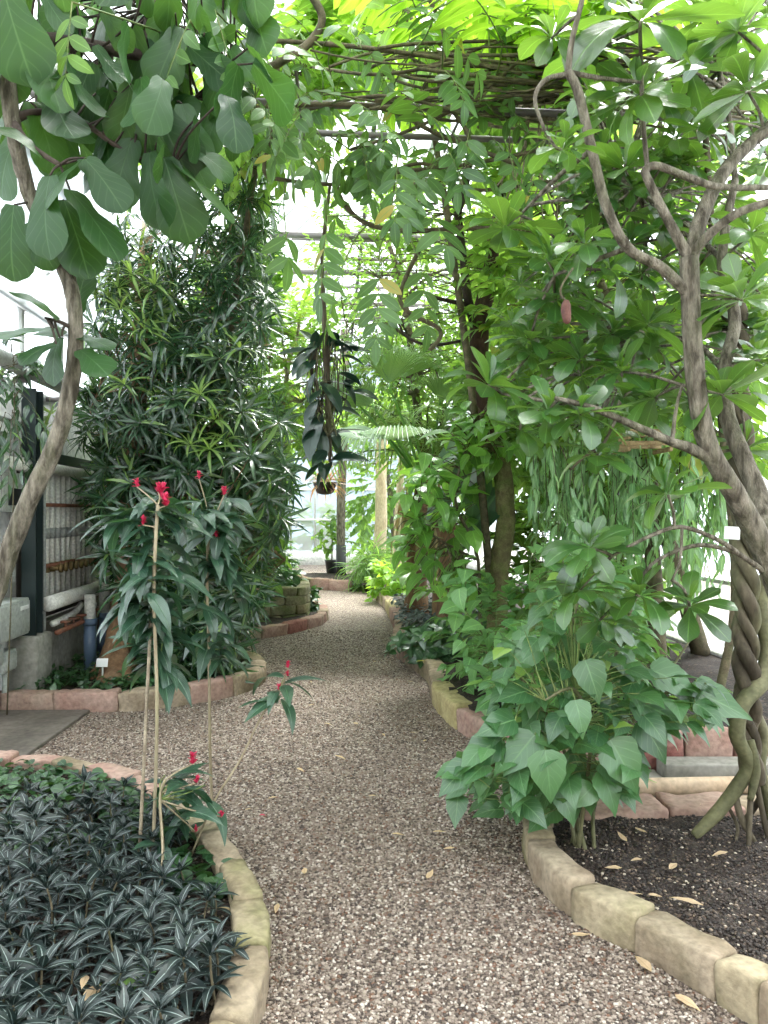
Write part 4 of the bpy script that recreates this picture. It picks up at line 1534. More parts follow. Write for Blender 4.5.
def ground_pts(poly, n, z=.05, excl=None):
    xs, ys = [p[0] for p in poly], [p[1] for p in poly]
    out = []
    while len(out) < n:
        x, y = U(min(xs), max(xs)), U(min(ys), max(ys))
        if in_poly(x, y, poly) and noise.noise(Vector((x * 2.2, y * 2.2, 4))) > -.28:
            out.append(Vector((x, y, z)))
    return out


cover('clover_cover', 'small round green leaves creeping over the rear of the striped-leaf bed', 'ground cover',
      ground_pts([(-2.3, 4.15), (-1.85, 4.12), (-1.5, 3.95), (-1.22, 3.75), (-.95, 3.45), (-.8, 3.2), (-1.2, 3.0), (-1.9, 3.0), (-2.4, 3.3)], 1000), 'round', 'clover', .05, .08)
cover('clover_cover', 'few round green leaves beside the mossy curb at the canes', 'ground cover', ground_pts([(-.75, 3.1), (-.62, 2.9), (-.52, 2.65), (-.7, 2.6), (-.9, 3.0)], 60), 'round', 'clover', .06, .07)
cover('ivy_cover', 'dark ivy leaves covering the soil below the wall pipes', 'ground cover',
      ground_pts([(-2.9, 5.72), (-1.95, 5.74), (-1.6, 5.9), (-1.3, 6.2), (-1.2, 6.6), (-1.7, 7.2), (-2.9, 7.0)], 1500), 'smallo', 'dark', .07, .13)
t = plant('ivy_plant', 'small bright ivy with lobed leaves at the lower left corner', 'plant', G(110, 990, .06))
fb, tb = Buf(), Buf()
for x, y in ((104, 992), (128, 976), (95, 1010), (150, 965), (72, 1000)):
    c = P(x, y, U(2.18, 2.35))
    fb.leaf(T['lobed'][0], c, Vector((U(-.8, .8), -1, -.2)), Vector((0, -.5, 1)), U(.075, .1))
    tb.tube([t.location, Vector(t.location).lerp(c, .5) + ZUP * .04, c], .003, 4, 3)
tb.build('stem', M['twig_green'], t)
fb.build('foliage', M['broad'], t)

# ---------------------------------------------------------------- umbrella-leaved tree, right
t = plant('umbrella_tree', 'tall tree with whorled glossy leaves leaning in from the right', 'tree', (1.85, 2.9, .06))
tb, kb, fb = Buf(), Buf(), Buf()
main = px_path([(858, 890, 2.92), (815, 700, 2.86), (770, 566, 2.8), (738, 500, 2.76), (710, 450, 2.72), (698, 400, 2.7), (692, 330, 2.7), (689, 258, 2.7)])
main[0] = Vector((1.85, 2.9, .04))
tb.tube(main, [.08, .055, .046, .04, .036, .035, .034, .034], 14, 6, .08)
second = px_path([(770, 560, 2.8), (760, 500, 2.95), (742, 455, 3.0), (728, 418, 3.05), (724, 370, 3.1), (735, 320, 3.15), (722, 260, 3.2), (735, 180, 3.25)])
tb.tube(second, [.038, .038, .035, .032, .027, .026, .022, .016], 12, 6, .08)
tb.build('trunk', M['bark_grey'], t)
br = [([(689, 258, 2.7), (667, 218, 2.68), (649, 182, 2.66), (646, 170, 2.66), (658, 166, 2.66), (690, 178, 2.66), (722, 187, 2.7), (790, 187, 2.8)], [.022, .018, .016, .015, .014, .014, .013, .01]),
      ([(690, 262, 2.7), (702, 215, 2.74), (724, 172, 2.78), (752, 142, 2.82), (800, 100, 2.9)], [.03, .028, .025, .022, .018]),
      ([(692, 256, 2.7), (706, 238, 2.66), (736, 214, 2.62), (775, 200, 2.6)], [.02, .018, .016, .013]),
      ([(690, 296, 2.7), (662, 268, 2.66), (628, 248, 2.62), (606, 205, 2.6), (592, 150, 2.58), (578, 92, 2.56), (568, 72, 2.56)], [.022, .02, .019, .018, .018, .017, .015]),
      ([(568, 72, 2.56), (572, 40, 2.55), (582, 0, 2.55), (585, -30, 2.55)], [.012, .01, .009, .008]),
      ([(568, 72, 2.56), (600, 78, 2.6), (640, 82, 2.65)], [.009, .008, .006]),
      ([(568, 74, 2.56), (545, 80, 2.5), (535, 100, 2.5), (545, 130, 2.5), (556, 148, 2.5)], [.009, .008, .007, .006, .005]),
      ([(716, 462, 2.73), (690, 448, 2.7), (672, 442, 2.68), (640, 428, 2.66), (592, 408, 2.64), (555, 398, 2.62)], [.022, .02, .017, .014, .012, .008]),
      ([(672, 442, 2.68), (676, 410, 2.7), (682, 385, 2.75)], [.008, .007, .005]),
      ([(765, 572, 2.8), (742, 556, 2.7), (718, 540, 2.66), (682, 527, 2.62), (650, 536, 2.6), (612, 556, 2.58)], [.012, .010, .009, .008, .007, .005]),
      ([(735, 552, 2.7), (700, 545, 2.75), (665, 556, 2.75), (645, 572, 2.72), (635, 600, 2.7)], [.009, .008, .007, .006, .005]),
      ([(682, 527, 2.62), (680, 560, 2.6), (672, 580, 2.6)], [.006, .005, .004]),
      ([(648, 172, 2.66), (643, 120, 2.66), (640, 30, 2.66)], [.010, .009, .007]),
      ([(592, 150, 2.58), (560, 175, 2.9), (520, 215, 3.1)], [.010, .009, .006]), ([(628, 248, 2.62), (590, 262, 2.8), (555, 275, 3.0)], [.010, .009, .006]),
      ([(592, 408, 2.64), (540, 400, 2.9), (490, 392, 3.1)], [.010, .008, .005]), ([(724, 370, 3.1), (690, 340, 3.4), (640, 335, 3.6)], [.014, .01, .007]),
      ([(735, 180, 3.25), (730, 120, 3.3), (720, 70, 3.3)], [.014, .01, .008]), ([(722, 260, 3.2), (680, 220, 3.5), (620, 180, 3.7)], [.012, .01, .007])]
sk = []
for q, r in br:
    q = px_path(q)
    hb = Buf()
    hb.tube(q, r, 8, 6, .06)
    hb.build('branch', M['bark_grey'], t)
    sk += dense(q)
wh = [(640, 22, 2.66, 13, .30), (640, 95, 2.68, 13, .20), (552, 38, 2.7, 11, .17), (562, 150, 2.5, 9, .14), (738, 32, 2.9, 11, .20), (748, 92, 2.8, 11, .20), (690, 70, 3.1, 10, .22), (585, 245, 2.75, 9, .15),
      (704, 130, 3.1, 10, .18), (742, 300, 2.7, 11, .22), (548, 262, 3.0, 12, .18), (505, 228, 3.1, 14, .20), (556, 300, 3.1, 10, .18), (488, 385, 3.0, 12, .20), (580, 360, 3.1, 11, .17), (622, 372, 3.0, 11, .18),
      (648, 325, 3.2, 10, .16), (655, 398, 2.9, 10, .16), (580, 415, 2.64, 11, .17), (548, 412, 2.7, 10, .16), (597, 455, 2.7, 10, .15), (668, 495, 2.6, 10, .16), (722, 395, 2.8, 11, .20), (590, 548, 2.6, 11, .17),
      (580, 590, 2.6, 12, .16), (640, 596, 2.7, 11, .16), (690, 606, 2.7, 8, .15), (612, 335, 3.3, 10, .17), (530, 340, 3.2, 10, .17), (610, 270, 3.0, 10, .17), (520, 430, 3.0, 9, .17), (615, 110, 2.9, 10, .18),
      (600, 50, 3.0, 10, .2), (700, 20, 3.2, 11, .2), (660, 230, 3.3, 10, .18), (625, 170, 3.2, 10, .18), (745, 450, 3.2, 9, .2), (760, 360, 3.1, 10, .2), (750, 235, 3.0, 9, .17), (700, 330, 3.5, 9, .17), (600, 620, 2.8, 9, .14)]
pts = [(P(x, y, Y), n, s) for x, y, Y, n, s in wh]
pts += [(c, rng.choice([8, 9, 10, 11]), U(.11, .16)) for c in scatter([(560, -20), (790, -20), (790, 340), (720, 420), (560, 440), (500, 420), (500, 300), (560, 200)], 3.2, 4.9, 215)]
over = []  # unseen crown part over the frame, added to shade the foreground
for q in ([(2.0, 2.75, 3.4), (1.9, 2.2, 3.7), (1.6, 1.5, 3.6), (1.2, .9, 3.3)], [(1.9, 2.2, 3.7), (1.2, 2.1, 3.75), (.6, 1.8, 3.6)]):
    hb = Buf()
    hb.tube([P(742, 150, 2.82)] * (len(q) == 4) + q, [.02, .018, .014, .01, .007][:len(q) + (len(q) == 4)], 8, 6, .06)
    hb.build('branch', M['bark_grey'], t)
    over += dense(q)
opts = [(Vector((U(.5, 2.6), Y_, CH + .72 * Y_ + U(.38, 1.1))), 10, .19) for Y_ in [U(.8, 2.7) for _ in range(26)]]
for i_, (c, n, s) in enumerate(pts + opts):
    twig(kb, nearest(sk if i_ < len(pts) else over, c, False), c, .007, .005, .07)
    ax = ZUP * .8 + Vector((U(-.5, .5), U(-.7, .15), 0))
    s *= 1.12
    whorl(fb, 'umb', c, ax, n + 2, .75, 1.8, s, .2, .12)
    whorl(fb, 'umb', c + ax.normalized() * .02, ax, 4, .25, .6, s * .6, .2, 0)
kb.build('twigs', M['bark_grey'], t)
fb.build('foliage', M['umbrella'], t)
t = thing('hanging_pod', 'brown seed pod hanging below a leaf whorl in the right tree', 'pod', P(566, 305, 2.6))
b = Buf()
b.tube([P(573, 268, 2.62), P(562, 285, 2.6), P(561, 295, 2.6), P(566, 301, 2.6)], [.004] * 4, 5, 4)
b.build('stalk', M['twig'], t)
b = Buf()
b.tube([P(566, 300, 2.6), P(566, 305, 2.6), P(566, 313, 2.6), P(567, 321, 2.6), P(567, 324, 2.6)], [.008, .017, .018, .014, .004], 10, 3, .1)
b.build('husk', M['pod'], t)

# ---------------------------------------------------------------- twisted vine trunk at the right edge
t = plant('twisted_vine', 'thick twisted vine trunk standing on stilt roots at the right edge', 'vine', (1.68, 3.35, .06))
axis_pts = px_path([(733, 300, 3.5), (739, 420, 3.48), (744, 520, 3.45), (746, 610, 3.42), (747, 680, 3.38), (747, 720, 3.36), (751, 750, 3.34), (752, 782, 3.32)])
for k in range(3):
    b = Buf()
    st = []
    for i, q in enumerate(dense(axis_pts, 14)):
        a = k * math.pi * 2 / 3 + (CH + 2 - q.z) * 15
        R = .034
        tt = i / 98
        if tt > .72:
            R *= .75
        st.append(q + Vector((math.cos(a) * R, math.sin(a) * R, 0)))
    b.tube(st, [.031 if k < 2 else .023] * len(st), 9, 2, .08)
    b.build('strand', M['bark_vine'], t)
b = Buf()
b.tube(px_path([(772, 560, 3.5), (760, 605, 3.45), (768, 645, 3.42), (762, 680, 3.36), (742, 705, 3.3), (737, 735, 3.28), (748, 765, 3.3), (735, 790, 3.3), (715, 815, 3.28), (694, 836, 3.26)]), [.03, .034, .036, .038, .036, .034, .03, .032, .03, .02], 10, 5, .06)
b.build('strand', M['bark_smooth'], t)
for q, r in (([(748, 700, 3.4), (764, 735, 3.42), (760, 765, 3.4), (768, 800, 3.38), (778, 846, 3.36)], .026), ([(752, 775, 3.3), (750, 810, 3.26), (748, 868, 3.16)], .013), ([(756, 780, 3.32), (764, 820, 3.3), (772, 860, 3.24)], .013),
             ([(735, 795, 3.3), (742, 820, 3.26), (755, 842, 3.26)], .016), ([(728, 806, 3.28), (738, 830, 3.3), (730, 852, 3.2)], .008), ([(750, 740, 3.3), (756, 770, 3.28), (750, 800, 3.27)], .02), ([(765, 790, 3.4), (745, 820, 3.45), (722, 832, 3.45)], .014)):
    b = Buf()
    b.tube(px_path(q), [r] * (len(q) - 1) + [r * .7], 8, 5, .06)
    b.build('stilt_root', M['bark_vine'] if r < .02 else M['bark_smooth'], t)
t = thing('plant_label', 'white square plant label fixed to the twisted vine trunk', 'label', P(732, 533, 3.35))
b = Buf()
b.box(P(732, 533, 3.36), (.072, .004, .058), Matrix.Rotation(.05, 3, 'Y'), .001)
b.build('card', M['card'], t)
b = Buf()
b.tube([P(735, 526, 3.36), P(738, 515, 3.39), P(741, 509, 3.40)], .0015, 4, 2)
b.build('wire', M['black'], t)
# ---------------------------------------------------------------- broad-leaved bush by the near right bed
def leafy_bush(name, label, base, poly, y0, y1, n, key, m, s0, s1, stems, stem_m, cen, zmin=.12, pet=.06, r=.008):
    t = plant(name, label, 'shrub', base)
    fb, tb, kb = Buf(), Buf(), Buf()
    sk = []
    base = Vector(base)
    for q in stems:
        q = [base + Vector((U(-.05, .05), U(-.05, .05), -.01))] + px_path(q)
        tb.tube(q, [r * 1.3] + [r] * (len(q) - 2) + [r * .5], 7, 5, .06)
        sk += dense(q)
    cen = Vector(cen)
    for c in scatter(poly, y0, y1, n, zmin):
        o = (c - cen)
        d = Vector((o.x, o.y, 0)).normalized() * U(.4, 1) + Vector((U(-.6, .6), U(-.6, .3), U(-.6, .3)))
        a = nearest(sk, c)
        bs = c - d.normalized() * .02
        kb.tube([a, a.lerp(bs, .6) + ZUP * .06 * (bs - a).length, bs], [.003, .0025, .002], 4, 3)
        fb.leaf(rng.choice(T[key]), bs, d, ZUP + o.normalized() * .35 + rdir() * .5, U(s0, s1))
    tb.build('stem', M[stem_m], t)
    kb.build('twigs', M['twig_green'], t)
    fb.build('foliage', M[m], t)
    return t


bb = G(582, 848, .06)
stems = [[(575, 800, 3.3), (560, 740, 3.35), (530, 690, 3.3), (505, 660, 3.3)], [(588, 790, 3.35), (600, 720, 3.4), (620, 640, 3.5), (640, 590, 3.55)], [(580, 800, 3.3), (578, 720, 3.3), (570, 640, 3.35), (585, 580, 3.4)],
         [(565, 800, 3.2), (530, 770, 3.1), (490, 765, 3.0), (465, 775, 2.95)], [(596, 800, 3.3), (630, 740, 3.3), (670, 690, 3.3), (715, 690, 3.25)], [(584, 800, 3.1), (590, 740, 3.0), (575, 690, 2.9), (545, 700, 2.85)],
         [(570, 790, 3.3), (548, 720, 3.5), (520, 640, 3.6)], [(590, 780, 3.4), (650, 700, 3.6), (690, 640, 3.7)]]
t = leafy_bush('broad_leaf_bush', 'broad-leaved bush growing over the end of the right stone edging', bb,
               [(575, 560), (620, 580), (650, 645), (690, 680), (725, 690), (715, 720), (640, 740), (640, 790), (610, 800), (560, 815), (515, 825), (450, 800), (445, 770), (490, 735), (475, 690), (500, 640), (540, 590)],
               2.85, 3.75, 640, 'lobed', 'lobed', .07, .15, stems, 'bark_smooth', (.85, 3.4, .6))
fb, kb = Buf(), Buf()
for bx, by, tx, ty, Y in ((535, 735, 505, 770, 2.9), (545, 750, 552, 800, 2.85), (470, 765, 440, 790, 2.9), (500, 740, 462, 762, 2.95), (575, 700, 585, 735, 2.8), (610, 740, 640, 790, 2.9), (630, 700, 690, 722, 2.95), (690, 690, 745, 716, 3.0), (600, 770, 620, 812, 2.95),
                          (560, 790, 575, 822, 2.95), (515, 720, 480, 730, 2.9), (650, 670, 700, 690, 3.0), (640, 720, 668, 760, 2.95), (540, 640, 515, 670, 3.0), (530, 690, 500, 700, 2.9), (585, 660, 600, 700, 2.85)):
    p0, p1 = P(bx, by, Y), P(tx, ty, Y - .05)
    fb.leaf(rng.choice(T['lobed'][:2]), p0, p1 - p0, Vector((U(-.3, .3), -.8, .9)), (p1 - p0).length * 1.15)
    a = Vector(((p0.x + .8) / 2, 3.25, p0.z + .04))
    kb.tube([a, a.lerp(p0, .6) + ZUP * .03, p0], .003, 4, 3)
kb.build('twigs', M['twig_green'], t)
fb.build('outer_leaves', M['lobed'], t)

# paler bush behind it in the second bed
bb = Vector((.95, 5.0, .18))
stems = [[(530, 640, 5.0), (540, 580, 5.0)], [(545, 640, 5.1), (560, 570, 5.2)], [(500, 660, 4.9), (465, 610, 4.9)], [(560, 650, 5.0), (610, 600, 5.1)], [(530, 650, 4.9), (530, 560, 5.0)]]
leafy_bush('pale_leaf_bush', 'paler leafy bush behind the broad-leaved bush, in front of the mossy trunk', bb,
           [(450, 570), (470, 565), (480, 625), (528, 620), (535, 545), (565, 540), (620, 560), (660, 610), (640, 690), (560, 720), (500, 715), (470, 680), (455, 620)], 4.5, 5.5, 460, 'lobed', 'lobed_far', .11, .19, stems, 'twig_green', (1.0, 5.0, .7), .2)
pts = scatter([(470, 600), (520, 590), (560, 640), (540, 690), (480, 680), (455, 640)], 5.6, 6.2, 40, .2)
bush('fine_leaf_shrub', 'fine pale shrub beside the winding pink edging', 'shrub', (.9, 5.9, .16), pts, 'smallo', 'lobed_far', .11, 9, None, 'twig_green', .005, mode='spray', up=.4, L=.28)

# mossy trunk with a broad-leaved climber
t = plant('mossy_tree', 'mossy bent trunk forking high up behind the pale leafy bush', 'tree', (1.05, 6.4, .16))
b = Buf()
b.tube([Vector((.98, 6.4, .12))] + px_path([(497, 612, 6.4), (500, 560, 6.4), (506, 520, 6.4), (502, 470, 6.4), (492, 436, 6.4)]), [.10, .088, .085, .083, .08, .08], 14, 5, .14)
b.build('trunk', M['bark_moss'], t)
b = Buf()
b.tube(px_path([(494, 442, 6.4), (482, 390, 6.4), (479, 330, 6.4), (487, 290, 6.4), (493, 250, 6.45), (500, 200, 6.5), (510, 120, 6.5)]), [.078, .08, .085, .07, .055, .045, .035], 14, 5, .14)
b.build('upper_trunk', rock_mat('umber bark', (.045, .026, .018), (.10, .06, .042), (.08, .075, .035), 14, .9, .8, .4, (1, 1, .3)), t)
b = Buf()
for q, r in (([(479, 338, 6.4), (468, 300, 6.35), (463, 255, 6.3), (458, 215, 6.3), (452, 180, 6.3)], .045), ([(468, 305, 6.35), (445, 300, 6.2), (430, 296, 6.1)], .02), ([(466, 340, 6.35), (430, 345, 6.0), (405, 335, 5.9), (395, 310, 5.9)], .014), ([(458, 215, 6.3), (470, 160, 6.2), (462, 110, 6.2)], .03)):
    b.tube(px_path(q), [r, r * .9] + [r * .7] * (len(q) - 2), 8, 5, .1)
b.build('branches', M['bark_dark'], t)
fb, kb = Buf(), Buf()
for c in scatter([(380, 150), (470, 150), (520, 230), (500, 330), (440, 330), (385, 290)], 5.9, 7.2, 90):
    twig(kb, nearest(dense(px_path([(479, 338, 6.4), (468, 300, 6.35), (463, 255, 6.3), (458, 215, 6.3), (470, 160, 6.2)])), c), c, .006, .004)
    spray(fb, kb, 'small', c, rdir() + ZUP * .2, .35, 12, .085, .003)
kb.build('twigs', M['twig'], t)
fb.build('foliage', M['mid'], t)

t = plant('broad_leaf_climber', 'climber with big bright leaves clothing the mossy trunk', 'vine', (.8, 6.2, .16))
fb, kb = Buf(), Buf()
stem = px_path([(480, 640, 6.2), (478, 560, 6.15), (455, 500, 6.1), (470, 440, 6.2), (490, 400, 6.25)])
stem[0] = Vector((.8, 6.2, .12))
kb.tube(stem, [.018, .015, .014, .012, .008], 8, 5, .1)
s2 = px_path([(478, 560, 6.15), (440, 540, 6.0), (415, 520, 5.95)])
kb.tube(s2, [.012, .01, .006], 7, 5, .1)
sp = dense(stem) + dense(s2)
for c in scatter([(400, 500), (425, 450), (470, 400), (530, 405), (540, 440), (480, 470), (472, 540), (475, 590), (455, 605), (420, 590), (395, 545)], 5.7, 6.5, 260):
    twig(kb, nearest(sp, c, False), c, .005, .003, .1)
    fb.leaf(rng.choice(T['broad']), c, Vector((U(-1, .6), U(-1, .3), U(-.55, .25))), ZUP + rdir() * .45, U(.15, .28))
kb.build('stem', M['twig'], t)
fb.build('foliage', M['broad'], t)
fb = Buf()
for x, y, tx, ty in ((490, 455, 440, 500), (480, 470, 470, 520), (500, 490, 460, 545), (470, 440, 430, 470), (450, 490, 425, 525)):
    p0, p1 = P(x, y, 6.5), P(tx, ty, 6.5)
    fb.leaf(T['broad'][0], p0, p1 - p0, (0, -.6, 1), (p1 - p0).length * 1.1)
fb.build('shade_leaves', M['dark'], t)  # dark leaves added to paint the shade behind the climber

# ---------------------------------------------------------------- weeping strands, right middle distance
t = plant('weeping_tree', 'pale tree with long weeping strands of narrow leaves behind the right tree', 'tree', (2.2, 5.9, .16))
fb, kb = Buf(), Buf()
tr = px_path([(655, 640, 5.9), (650, 520, 5.9), (640, 440, 5.9), (620, 380, 5.9), (600, 330, 5.9)])
tr[0] = Vector((2.2, 5.9, .12))
kb.tube(tr, [.07, .06, .05, .035, .02], 10, 5, .1)
brs = [px_path([(640, 440, 5.9), (590, 410, 5.7), (550, 430, 5.6)]), px_path([(640, 440, 5.9), (680, 400, 5.7), (715, 430, 5.6)]), px_path([(645, 470, 5.9), (600, 450, 5.4), (570, 470, 5.3)]), px_path([(620, 380, 5.9), (660, 370, 6.2), (700, 400, 6.3)])]
sp = []
for q in brs:
    kb.tube(q, [.025, .015, .008], 7, 5, .1)
    sp += dense(q)
sp += dense(tr[2:])
for c in scatter([(535, 415), (700, 405), (745, 440), (720, 500), (660, 480), (560, 500), (530, 460)], 5.2, 6.5, 100):
    twig(kb, nearest(sp, c, False), c, .004, .003, .12)
    L = U(.45, 1.0)
    e = c + Vector((U(-.1, .1), U(-.1, .1), -L))
    kb.tube([c, c.lerp(e, .5) + rdir() * .03, e], [.003, .003, .0015], 4, 3)
    n = int(L * 22)
    for i in range(n):
        q = c.lerp(e, (i + .5) / n)
        w = U(0, 6.28)
        fb.leaf(rng.choice(T['weep']), q, Vector((math.cos(w) * .85, math.sin(w) * .85, -1)), Vector((math.cos(w), math.sin(w), .6)), U(.11, .2))
kb.build('trunk', M['twig'], t)
fb.build('foliage', M['weep'], t)
t = thing('orchid_basket', 'slatted wooden basket hanging among the weeping strands', 'basket', P(642, 452, 5.1))
c = P(642, 442, 5.1)
for i in range(4):
    for sg in (-1, 1):
        b = Buf()
        if i % 2:
            b.box((c.x, c.y + sg * .13, c.z - .06 + i * .04), (.36, .022, .03), None, .004)
        else:
            b.box((c.x + sg * .14, c.y, c.z - .06 + i * .04), (.022, .32, .03), None, .004)
        b.build('slat', M['wood'], t)
b = Buf()
for sx_ in (-.14, .14):
    for sy_ in (-.13, .13):
        b.tube([(c.x + sx_, c.y + sy_, c.z + .05), (c.x, c.y, c.z + .5)], .002, 4, 1)
b.tube([(c.x, c.y, c.z + .5), (c.x, c.y, c.z + 3.1)], .002, 4, 1)
b.build('hanger', M['black'], t)
fb = Buf()
for i in range(26):
    w = U(0, 6.28)
    fb.leaf(rng.choice(T['blade']), c + Vector((U(-.1, .1), U(-.1, .1), .05)), Vector((math.cos(w), math.sin(w), U(0, .9))), ZUP, U(.2, .35))
fb.build('plant_leaves', M['weep'], t)

# ---------------------------------------------------------------- low plants right of the path
pts = scatter([(388, 650), (410, 630), (470, 622), (500, 640), (490, 690), (450, 690), (430, 668), (395, 664)], 6.6, 7.7, 80, .12)
bush('dark_leaf_clump', 'low clump of dark glossy leaves spilling over the right edging', 'plant', (.55, 7.1, .16), pts, 'smallo', 'dark', .13, 8, None, 'twig_green', .004, .5, 1.5, up=.5, hook=.1)
cover('blue_ground_cover', 'blue grey ground cover beside the wooden stump', 'ground cover', [Vector((p.x, p.y, .17)) for p in ground_pts([(.15, 8.2), (.2, 9.4), (.1, 10.6), (1.2, 10.6), (1.3, 8.2)], 1100)], 'small', 'bluegrey', .09, .16)
t = thing('tree_stump', 'upright wooden stump with a pale cut top by the grey ground cover', 'stump', (.68, 8.9, .14))
b = Buf()
b.tube([(.68, 8.9, .1), (.68, 8.9, .3), (.69, 8.9, .56)], [.115, .10, .105], 14, 4, .15)
b.build('trunk', M['bark_red'], t)
b = Buf()
b.tube([(.69, 8.9, .55), (.69, 8.9, .575)], .09, 14, 1, .1)
b.build('cut_face', M['bark_pale'], t)

# skirted palm
t = plant('skirted_palm', 'palm with a skirt of dry hanging fronds right of the path', 'palm', (.42, 9.7, .14))
b, fb, db, kb = Buf(), Buf(), Buf(), Buf()
b.tube([Vector((.42, 9.7, .08))] + px_path([(416, 590, 9.7), (418, 540, 9.7), (424, 480, 9.7), (428, 450, 9.7)]), [.19, .14, .12, .11, .09], 12, 5, .25)
for i in range(9):
    w = U(0, 6.28)
    q = Vector((.42, 9.7, .35))
    b.tube([q, q + Vector((math.cos(w) * .12, math.sin(w) * .12, -.12)), q + Vector((math.cos(w) * .22, math.sin(w) * .22, -.25))], [.02, .018, .012], 6, 3)
b.build('trunk', M['bark_red'], t)
for i in range(150):
    w = U(0, 6.28)
    c = P(U(412, 436), U(478, 520), 9.7) + Vector((math.cos(w) * .12, math.sin(w) * .14, 0))
    db.leaf(rng.choice(T['blade']), c, Vector((math.cos(w) * .3, math.sin(w) * .3, -1)), Vector((math.cos(w), math.sin(w), .2)), U(.6, 1.1), 0)
db.build('dry_skirt', M['straw'], t)
crown = P(426, 462, 9.7)
for i in range(26):
    w = U(0, 6.28)
    pinnate(fb, kb, crown, Vector((math.cos(w), math.sin(w), U(.2, 1.7))), U(1.2, 1.9), 22, .34, 1.3, 'blade', 1.0, .012, False)
kb.build('frond_stalks', M['twig_green'], t)
fb.build('foliage', M['palm'], t)

# fan palms
t = plant('fan_palm', 'fan palm with a pale blade above the end of the path', 'palm', (.3, 8.6, .14))
b, fb, sb, kb = Buf(), Buf(), Buf(), Buf()
b.tube([Vector((.75, 8.6, .1)), P(450, 540, 8.6), P(428, 500, 8.6)], [.16, .13, .12], 12, 5, .2)
b.build('trunk', M['bark_red'], t)
hub = P(428, 500, 8.6)
fans = [((388, 384, 8.5), (.12, .1, 1), (0, -1, .1), .62, fb, 1.7), ((402, 378, 8.9), (.5, .2, .9), (-.2, -1, .2), .6, fb, 1.5), ((383, 432, 8.0), (-1, -.35, -.12), (-.1, -.3, 1), .72, sb, 2.6),
        ((398, 440, 7.9), (-.3, -.9, .2), (0, .2, 1), .6, sb, 2.4), ((372, 405, 8.9), (-.7, .2, .6), (.2, -.9, .5), .55, fb, 2.0), ((440, 400, 9.0), (.5, .4, .8), (-.2, -.9, .5), .6, fb, 2.2), ((350, 395, 9.0), (-.6, .3, .5), (.2, -.9, .6), .6, sb, 2)]
for c, d, up, R, buf, arc in fans:
    c = P(*c)
    kb.tube([hub, hub.lerp(c, .5) + Vector((0, 0, .08)), c], [.022, .016, .012], 7, 5)
    blade = Buf()
    fan(blade, c, d, up, R, 28, arc)
    o = blade.build('fan_blade', M['palm'] if buf is fb else M['sheen'], t)
    if buf is sb:
        o['label'] = 'pale fan blade with reflected white in its colour'
kb.build('leaf_stalks', M['broad'], t)

# ---------------------------------------------------------------- hanging epiphyte over the path
t = plant('hanging_epiphyte', 'dark leathery-leaved epiphyte hanging over the path', 'plant', P(328, 330, 4.9))
kb, fb = Buf(), Buf()
top = P(330, 185, 4.4)
kb.tube([top, P(322, 260, 4.7), P(325, 330, 4.9), P(328, 400, 4.9), P(330, 462, 4.9)], [.010, .011, .02, .022, .010], 8, 6, .25)
for i in range(34):
    x0 = U(312, 346)
    kb.tube([P(x0, U(335, 352), 4.9 + U(-.1, .1)), P(x0 + U(-8, 8), U(380, 400), 4.9 + U(-.12, .12)), P(U(318, 342), U(430, 462), 4.9 + U(-.08, .08))], U(.003, .006), 4, 4)
kb.build('hanging_stems', M['bark_vine'], t)
core = px_path([(326, 335, 4.9), (328, 400, 4.9), (330, 462, 4.9)])
lf = [(312, 350, 278, 362), (312, 352, 292, 370), (318, 350, 332, 330), (330, 348, 362, 340), (335, 352, 368, 352), (345, 388, 358, 374), (350, 392, 376, 396), (320, 382, 342, 404), (316, 372, 306, 400), (342, 380, 354, 402), (322, 414, 302, 446), (322, 414, 310, 452),
      (320, 428, 324, 458), (326, 432, 344, 456), (334, 434, 358, 430), (338, 408, 362, 420), (332, 460, 366, 462), (330, 456, 310, 458), (318, 400, 304, 424), (330, 462, 352, 452), (316, 360, 300, 378), (326, 450, 316, 466), (318, 345, 300, 338), (338, 350, 350, 368)]
for bx, by, tx, ty in lf:
    p0, p1 = P(bx, by, 4.9 + U(-.12, .1)), P(tx, ty, 4.9 + U(-.25, .1))
    d = p1 - p0
    fb.leaf(rng.choice(T['leather']), p0, d + ZUP * .05, Vector((U(-.4, .4), -.7, .9)), max(.2, d.length * 1.1))
for i in range(44):
    q = rng.choice(dense(core)) + Vector((U(-.08, .08), U(-.12, .12), 0))
    w = U(0, 6.28)
    fb.leaf(rng.choice(T['leather']), q, Vector((math.cos(w), math.sin(w), U(-1.1, .2))), ZUP + rdir() * .3, U(.14, .21))
fb.build('foliage', M['leather'], t)

